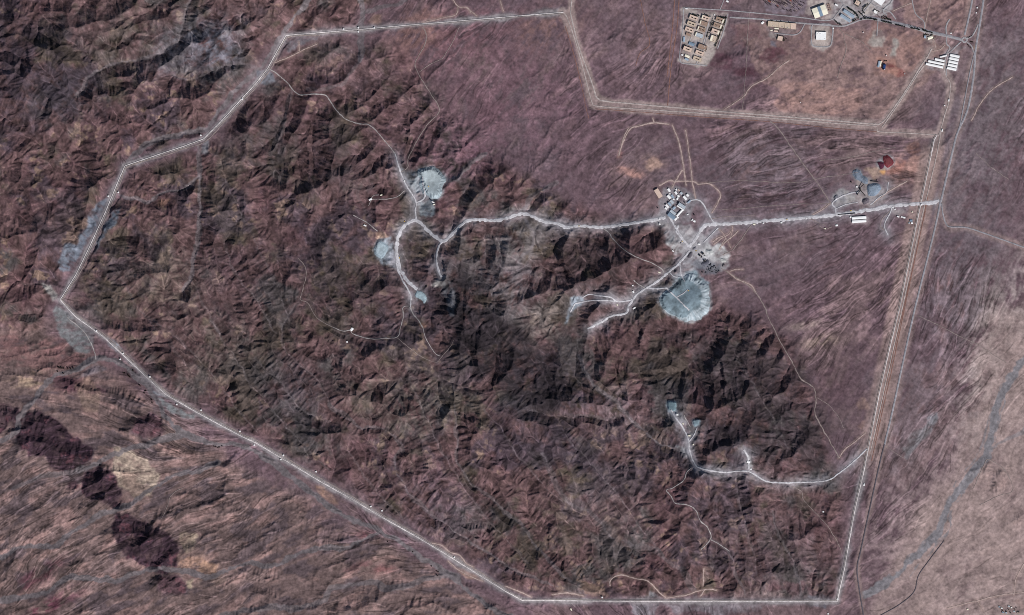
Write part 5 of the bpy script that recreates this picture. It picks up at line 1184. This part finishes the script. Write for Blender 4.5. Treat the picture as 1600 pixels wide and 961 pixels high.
# containers scattered in the salvage yard: dark boxes with a door end
def container():
    o = root('container', 1110, 416); MB().box(-3, 3, -1.25, 1.25, 0, 2.6).build('body', 'darksteel', o); MB().box(3.003, 3.1, -1.1, 1.1, .1, 2.5).build('door', 'tank', o); return o
c0 = container(); first = True
PTS = [(1109.2,414.4),(1110.6,412.8),(1106.8,417.6),(1112.2,417.2),(1114.8,417.6),(1118.2,418.6),(1111,420.2),(1107.8,420),(1105,421.6),(1112.4,424.4),(1117.8,422.4),(1121.2,424.6),(1119,426.2),(1123.4,423.4),(1109,423),(1102.6,425.8),(1097.4,425.2),(1129.6,415.6),(1130.8,413.4),(1116.4,415.6),
       (1101,399.2),(1096.4,401.4),(1091.4,398.2),(1095.6,395.6),(1102.4,405.4),(1050.8,391.2),(1063.6,379.6)]
for i, (u, v) in enumerate(PTS):
    o = c0 if i == 0 else copy_thing(c0, u, v, random.uniform(0, 180))
    if i == 0: z = float(ground(u, v)); x, y = world(u, v, z); o.location = (float(x), float(y), z)
    o.scale = (random.uniform(.8, 1.5), random.uniform(.9, 1.6), random.uniform(.9, 1.8))
    tag(o, 'dark metal container among the clutter of the south-eastern salvage yard' if i < 20 else f'dark container by the {["black machines","black machines","black machines","black machines","dark yard pile","pale basin","yard road"][i-20]} of the crusher yard', 'container', 'dark containers of the salvage yard' if i < 20 else 'dark containers by the black machines' if i < 24 else None)
# tanks
for u, v, r, h_, mt, lb in [(1069.7,316.2,2.6,6,'tank','black round tank south of the long white shed in the compound'),(1084.7,335.6,2.6,6,'tank','black round tank on the red ground east of the compound'),(1027.6,324.8,2.6,5,'tank','black round tank west of the workshop row'),
     (1381,15,2,4,'whitetank','white round tank by the huge white hall'),(1348.6,50.6,2.2,6,'whitetank','white tank with dark shadow alone on the plain below the avenue'),(1384.9,86.8,2.2,6,'whitetank','white round tank north of the dark blue plant'),
     (1413.6,115.4,2,6,'whitetank','white round tank east of the red earth diggings'),(1250.6,160.2,1.8,4,'whitetank','white round tank on the pink plain'),(1351,181.6,1.8,5,'tank','dark round tank near the corridor bend')]:
    o = root('water_tank', u, v); MB().cyl(0, 0, -2, h_, r, 20).build('shell', mt, o); g = MB().cyl(0, 0, h_ + .01, h_ + .7, r + .15, 20, .4).build('roof', mt, o)
    MB().box(r, r + .3, -.3, .3, 0, h_).build('ladder', 'vent', o); tag(o, lb, 'tank')
# stacks of stored pipe and timber in the northern yard
for c_ in range(11):
    for r_ in range(9):
        t_, q_ = c_ * 6.4 + random.uniform(-1.5, 1.5), r_ * 2.5 + random.uniform(-.3, .3)      # along and across the slant of the yard
        u = 1192 + t_ * .80 - q_ * .62 + 14; v = -12 + t_ * .26 + q_ * .80
        if v > 15.5 + (u - 1190) * .075 or u < 1188 or u > 1264 or v < -6 or random.random() < .22: continue
        l = random.uniform(2.4, 6.5) * S / 2 * (1.25 if u < 1235 else .8)
        o = root('pipe_stack', u, v, 38 + random.uniform(-2, 2)); w_ = random.uniform(1.2, 2.9); mt = random.choice(['pipe', 'darkpipe', 'darkpipe', 'pipe', 'redcrate', 'darkpipe'])
        MB().prism(-l, l, [(-w_, 0), (w_, 0), (w_ * .8, 2.2), (0, 2.9), (-w_ * .8, 2.2)]).build('load', mt, o)
        for f in (-.7, .7): MB().box(l * f - .2, l * f + .2, -w_ - .2, w_ + .2, -1, -.003).build('bearer', 'darkpipe', o)
        tag(o, 'long low stack of pipes lying slantwise in the storage yard west of the cream hall', 'pipe stack', 'stacks of the storage yard')
for i in range(4):
    for j in range(2):
        o = root('crate_stack', 1292.6 + j * 2.6 + i * .9, 7 + i * 3.0 - j * .8, -20); MB().box(-2.6, 2.6, -2.4, 2.4, -.5, 2.6).build('crates', 'redcrate', o); MB().box(-2.3, 2.3, -2.1, 2.1, 2.603, 3.3).build('top_crate', 'brown', o)
        tag(o, 'rust red crate stack in the rack beside the east end of the cream hall', 'crate stack', 'red crate stacks by the cream hall')

# ------------------------------------------------------------------ trees and shrubs: trunk, limbs and clumps of leaves
def tree_proto(name, r, h, leaf, seed):
    rr = random.Random(seed); o = bpy.data.objects.new(name, None); COL.objects.link(o)
    tr = MB().tube((0, 0, -1), (0, 0, h * .5), .28, 6, .16)
    for k in range(4):
        a = k * 1.6 + rr.random(); tr.tube((0, 0, h * .35), (r * .6 * math.cos(a), r * .6 * math.sin(a), h * (.6 + .2 * rr.random())), .13, 5, .05)
    tr.build('trunk', 'bark', o); cr = MB()
    cl = [(rr.uniform(-.75, .75) * r, rr.uniform(-.75, .75) * r, h * rr.uniform(.45, .95), r * rr.uniform(.3, .55)) for _ in range(9)]
    for cx, cy, cz, q in cl:
        for _ in range(26):
            a, b = rr.uniform(0, 6.28), math.acos(rr.uniform(-1, 1)); d = q * rr.uniform(.5, 1)
            p = np.array((cx + d * math.sin(b) * math.cos(a), cy + d * math.sin(b) * math.sin(a), cz + d * math.cos(b)))
            t1 = np.array([rr.uniform(-1, 1) for _ in range(3)]); t1 /= np.linalg.norm(t1) + 1e-6; t2 = np.cross(t1, [rr.uniform(-1, 1) for _ in range(3)]); t2 /= np.linalg.norm(t2) + 1e-6
            s_ = rr.uniform(.35, .75); n = len(cr.v); cr.v += [tuple(p + s_ * (i * t1 + j * t2)) for i, j in ((-1, -.6), (1, -.6), (1, .6), (-1, .6))]; cr.f.append((n, n + 1, n + 2, n + 3))
    cr.build('crown', leaf, o); return o
PROTO = {'tree': [tree_proto('tree', 2.6, 6, 'leaf', i) for i in range(3)], 'shrub': [tree_proto('shrub', 2.4, 3.4, 'shrubleaf', 9 + i) for i in range(2)]}
usedp = set()
def plant(kind, u, v, sc_, label, group):
    p = random.choice(PROTO[kind]); a = random.uniform(0, 360)
    if p.name in usedp: o = copy_thing(p, u, v, a)
    else:
        o = p; usedp.add(p.name); z = float(ground(u, v)); x, y = world(u, v, z); o.location = (float(x), float(y), z)
    o.scale = (sc_, sc_, sc_); tag(o, label, kind, group)
def row(kind, pts, step, sc_, label, group, jit=.35, skip=.12):
    c, t = resample(straight(pts, .5), step)
    for u, v in c:
        if random.random() < skip: continue
        plant(kind, u + random.uniform(-jit, jit), v + random.uniform(-jit, jit), sc_ * random.uniform(.75, 1.25), label, group)
row('tree', [(1134.4,28),(1131,38),(1127.6,48)], 1.15, 1.0, 'dark tree in the belt along the upper east side of the housing estate', 'tree belt of the estate, upper half')
row('tree', [(1125.6,48.5),(1122.4,60),(1117.4,72)], 1.1, 1.05, 'dark tree in the belt along the lower east side of the housing estate', 'tree belt of the estate, lower half')
row('tree', [(1113.6,30),(1110.4,40),(1106,52),(1104,58)], 1.9, .85, 'dark tree in the row between the middle and east columns of blocks', 'trees between the blocks', .6)
row('tree', [(1117,27),(1114.4,34),(1110.6,46),(1106,60)], 3.0, .75, 'dark tree along the west foot of the east column of blocks', 'trees at the foot of the east blocks', .5)
row('tree', [(1079,21.8),(1092,24.6)], 1.5, .9, 'dark tree in the row above the west column of blocks', 'trees above the west blocks')
row('tree', [(1102,22.8),(1111,26)], 1.5, .9, 'dark tree in the row above the middle column of blocks', 'trees above the middle blocks')
row('tree', [(1122,25.6),(1134,28)], 1.5, .9, 'dark tree in the row above the east column of blocks', 'trees above the east blocks')
row('tree', [(1068,75),(1071,70.6)], 1.1, .9, 'dark tree at the west corner of the lone pink block', 'trees by the lone pink block')
row('tree', [(1089.6,74),(1091,68),(1105,73)], 1.9, .7, 'dark tree round the brown unfinished block', 'trees round the unfinished block')
row('tree', [(1104.6,74.4),(1102.4,80)], 1.5, .7, 'dark tree on the east side of the brown unfinished block', 'trees east of the unfinished block')
for u, v in [(1198.4,36),(1198.8,39),(1205.4,32.4),(1208,33),(1214.2,33.4),(1220.6,33.6),(1232.8,34.8),(1202,41.4),(1217.8,43.4),(1224.5,44.2),(1228,44.4),(1235.6,44),(1235.8,37.6)]: plant('tree', u, v, .95, 'dark tree standing against the joined beige blocks', 'trees against the joined blocks')
for u, v in [(1215.2,54.6),(1213.8,59.6),(1224,57.4),(1224.4,60),(1223.8,63.6),(1228.4,60.6),(1225.6,62.8),(1216.2,48.6)]: plant('tree', u, v, 1.0, 'dark tree round the square pale pink house', 'trees round the pink house')
row('tree', [(1324,11),(1333,18),(1340,24)], 1.0, 1.1, 'dark tree in the hedge north-east of the two pale blue halls', 'hedge of the blue halls', 1.0, .1)
row('tree', [(1340,24),(1340.6,28),(1332,33.6)], 1.2, 1.1, 'dark tree in the curve of planting at the road bend', 'planting at the road bend', .7, .1)
row('tree', [(1305,33),(1315,39.6)], 1.0, .9, 'dark reddish tree in the triangle west of the road bend', 'trees in the road triangle', .7, .1)
row('tree', [(1342,18.6),(1347,23)], 1.1, 1.0, 'dark tree in the strip between road bend and parking lot', 'strip by the parking lot', .3)
row('tree', [(1356,6.4),(1349.6,12),(1347.6,16.6),(1350.6,20.6)], 1.2, .95, 'dark tree in the hedge west of the parking lot', 'hedge of the parking lot', .3, .05)
for u, v in [(1349,26),(1351,27.4),(1352.4,26.4),(1350.4,29),(1353,29.2),(1345,30.6),(1346.4,29.8)]: plant('tree', u, v, 1.1, 'dark tree clumped at the start of the avenue median', 'clump at the avenue start')
for seg, nm in [([(1356,28.2),(1370,31.2)],'first'),([(1378.4,33),(1393,36.6)],'second'),([(1399.6,38.6),(1414,42)],'third'),([(1424,43.6),(1437,46.6)],'fourth'),([(1441.6,47),(1457.4,51.4)],'fifth')]:
    row('tree', seg, 1.15, 1.0, f'dark tree in the {nm} median stretch of the avenue from the west', f'median trees, {nm} stretch', .3, .06)
row('tree', [(1385,28.8),(1392,31.6),(1380,25.4)], 1.3, .9, 'dark tree in the planted wedge north of the avenue', 'trees of the planted wedge', .8)
row('tree', [(1366,21),(1374,26),(1384,30)], 1.2, .8, 'brownish tree in the garden below the white office', 'trees of the office garden', 1.4, .2)
row('shrub', [(1363,17),(1366,14),(1374,18.6)], 1.3, .7, 'dark shrub in the planted surround of the white office', 'shrubs of the office', .3)
row('tree', [(1334,5),(1335,1),(1340,-1)], 1.4, .7, 'dark tree on the west of the octagonal building', 'trees west of the octagon', .4)
row('tree', [(1334.5,7),(1340,10.4),(1344.6,6.4),(1344,2)], 1.4, .7, 'dark tree on the south and east of the octagonal building', 'trees south of the octagon', .4)
row('tree', [(1420,39.6),(1445,46)], 2.2, .6, 'small dark tree on the north verge of the avenue', 'verge trees north of the avenue', .3, .3)
row('tree', [(1443.4,57),(1444.4,54.4),(1447,54.4),(1457,54.8)], 1.3, .9, 'dark tree round the cream roadside building', 'trees round the roadside building', .4)
row('tree', [(1457.6,60.4),(1461.4,58)], 1.1, .8, 'dark tree east of the cream roadside building', 'trees east of the roadside building', .3)
row('shrub', [(1513,58.4),(1517.6,56)], 1.1, .8, 'dark shrub on the north-east arc of the roundabout', 'roundabout shrubs, north-east', .2)
row('shrub', [(1514,64.2),(1519.6,65.6)], 1.1, .8, 'dark shrub on the east arm of the roundabout', 'roundabout shrubs, east', .2)
row('shrub', [(1511,69),(1516,74.6)], 1.1, .8, 'dark shrub on the south-east arc of the roundabout', 'roundabout shrubs, south-east', .2)
row('shrub', [(1380,96),(1384,95),(1387,96)], 1.2, .8, 'dark shrub at the north end of the dark blue plant', 'shrubs by the blue plant', .3)
for u, v in [(90,573),(92.6,574.6),(95.4,574.8),(99,575),(106,575.4),(110,575.6),(114,575),(90,580.4),(99,583.6)]: plant('shrub', u, v, 1.25, 'round dark shrub in the grove where the two western washes meet', 'western wash grove')
for u, v in [(193,582.4),(195,583),(199.6,585.6),(201.4,587.4),(203,589),(208,578.6)]: plant('shrub', u, v, 1.2, 'dark shrub on the bank west of the bend in the main wash', 'shrubs at the wash bend')
for u, v in [(217.4,601.4),(219.2,602.8),(226.6,611),(228,610.4),(236.6,624.6),(237.6,629.4),(225.6,614)]: plant('shrub', u, v, 1.1, 'dark shrub strung along the west bank of the main wash', 'shrubs along the main wash')
for u, v in [(334.4,697.4),(337.4,698),(340.6,699.6),(342.6,698.4),(347,696.6)]: plant('shrub', u, v, 1.1, 'dark shrub in the small group south of the main wash', 'shrubs south of the main wash')
for u, v in [(674,884.6),(682,892.4),(684.6,893.4),(683.4,899.4),(605.6,846.4),(645,862)]: plant('shrub', u, v, 1.1, 'dark shrub on the south bank of the lower main wash', 'shrubs of the lower wash')
for u, v in [(1572.6,955.6),(1579,957.4),(1585.6,952),(1592,956.4),(1566.6,954),(1575.6,952),(1588,949.8)]: plant('tree', u, v, 1.0, 'dark tree among the village houses', 'village trees')

# ------------------------------------------------------------------ camera, sun, sky
cam = bpy.data.cameras.new('camera'); co_ = bpy.data.objects.new('camera', cam); COL.objects.link(co_)
co_.location = (0, 0, HCAM); cam.sensor_fit = 'HORIZONTAL'; cam.sensor_width = 36; cam.lens = 36 * HCAM / (1600 * S)
cam.clip_start = 100; cam.clip_end = 120000; sc.camera = co_
AZ, EL = 142, 40        # sun in the south-east, late morning
sd = bpy.data.lights.new('sun', 'SUN'); sd.energy = 4.3; sd.angle = math.radians(.53); sd.color = (1, .965, .93)
so = bpy.data.objects.new('sun', sd); COL.objects.link(so)
so.rotation_euler = (math.radians(90 - EL), 0, math.radians(180 - AZ))
w = bpy.data.worlds.new('World'); sc.world = w; w.use_nodes = True; nt = w.node_tree
sk = nt.nodes.new('ShaderNodeTexSky'); sk.sky_type = 'NISHITA'; sk.sun_disc = False; sk.sun_elevation = math.radians(EL); sk.sun_rotation = math.radians(AZ)
bg = nt.nodes['Background']; bg.inputs['Strength'].default_value = .06; nt.links.new(sk.outputs['Color'], bg.inputs['Color'])
vs = sc.view_settings; vs.view_transform = 'Standard'; vs.look = 'None'; vs.gamma = 1; vs.exposure = 0; vs.use_curve_mapping = False
sc.render.engine = 'CYCLES'; sc.cycles.max_bounces = 4
sc.cycles.pixel_filter_type = 'BLACKMAN_HARRIS'; sc.cycles.filter_width = 1.0; sc.cycles.use_denoising = False
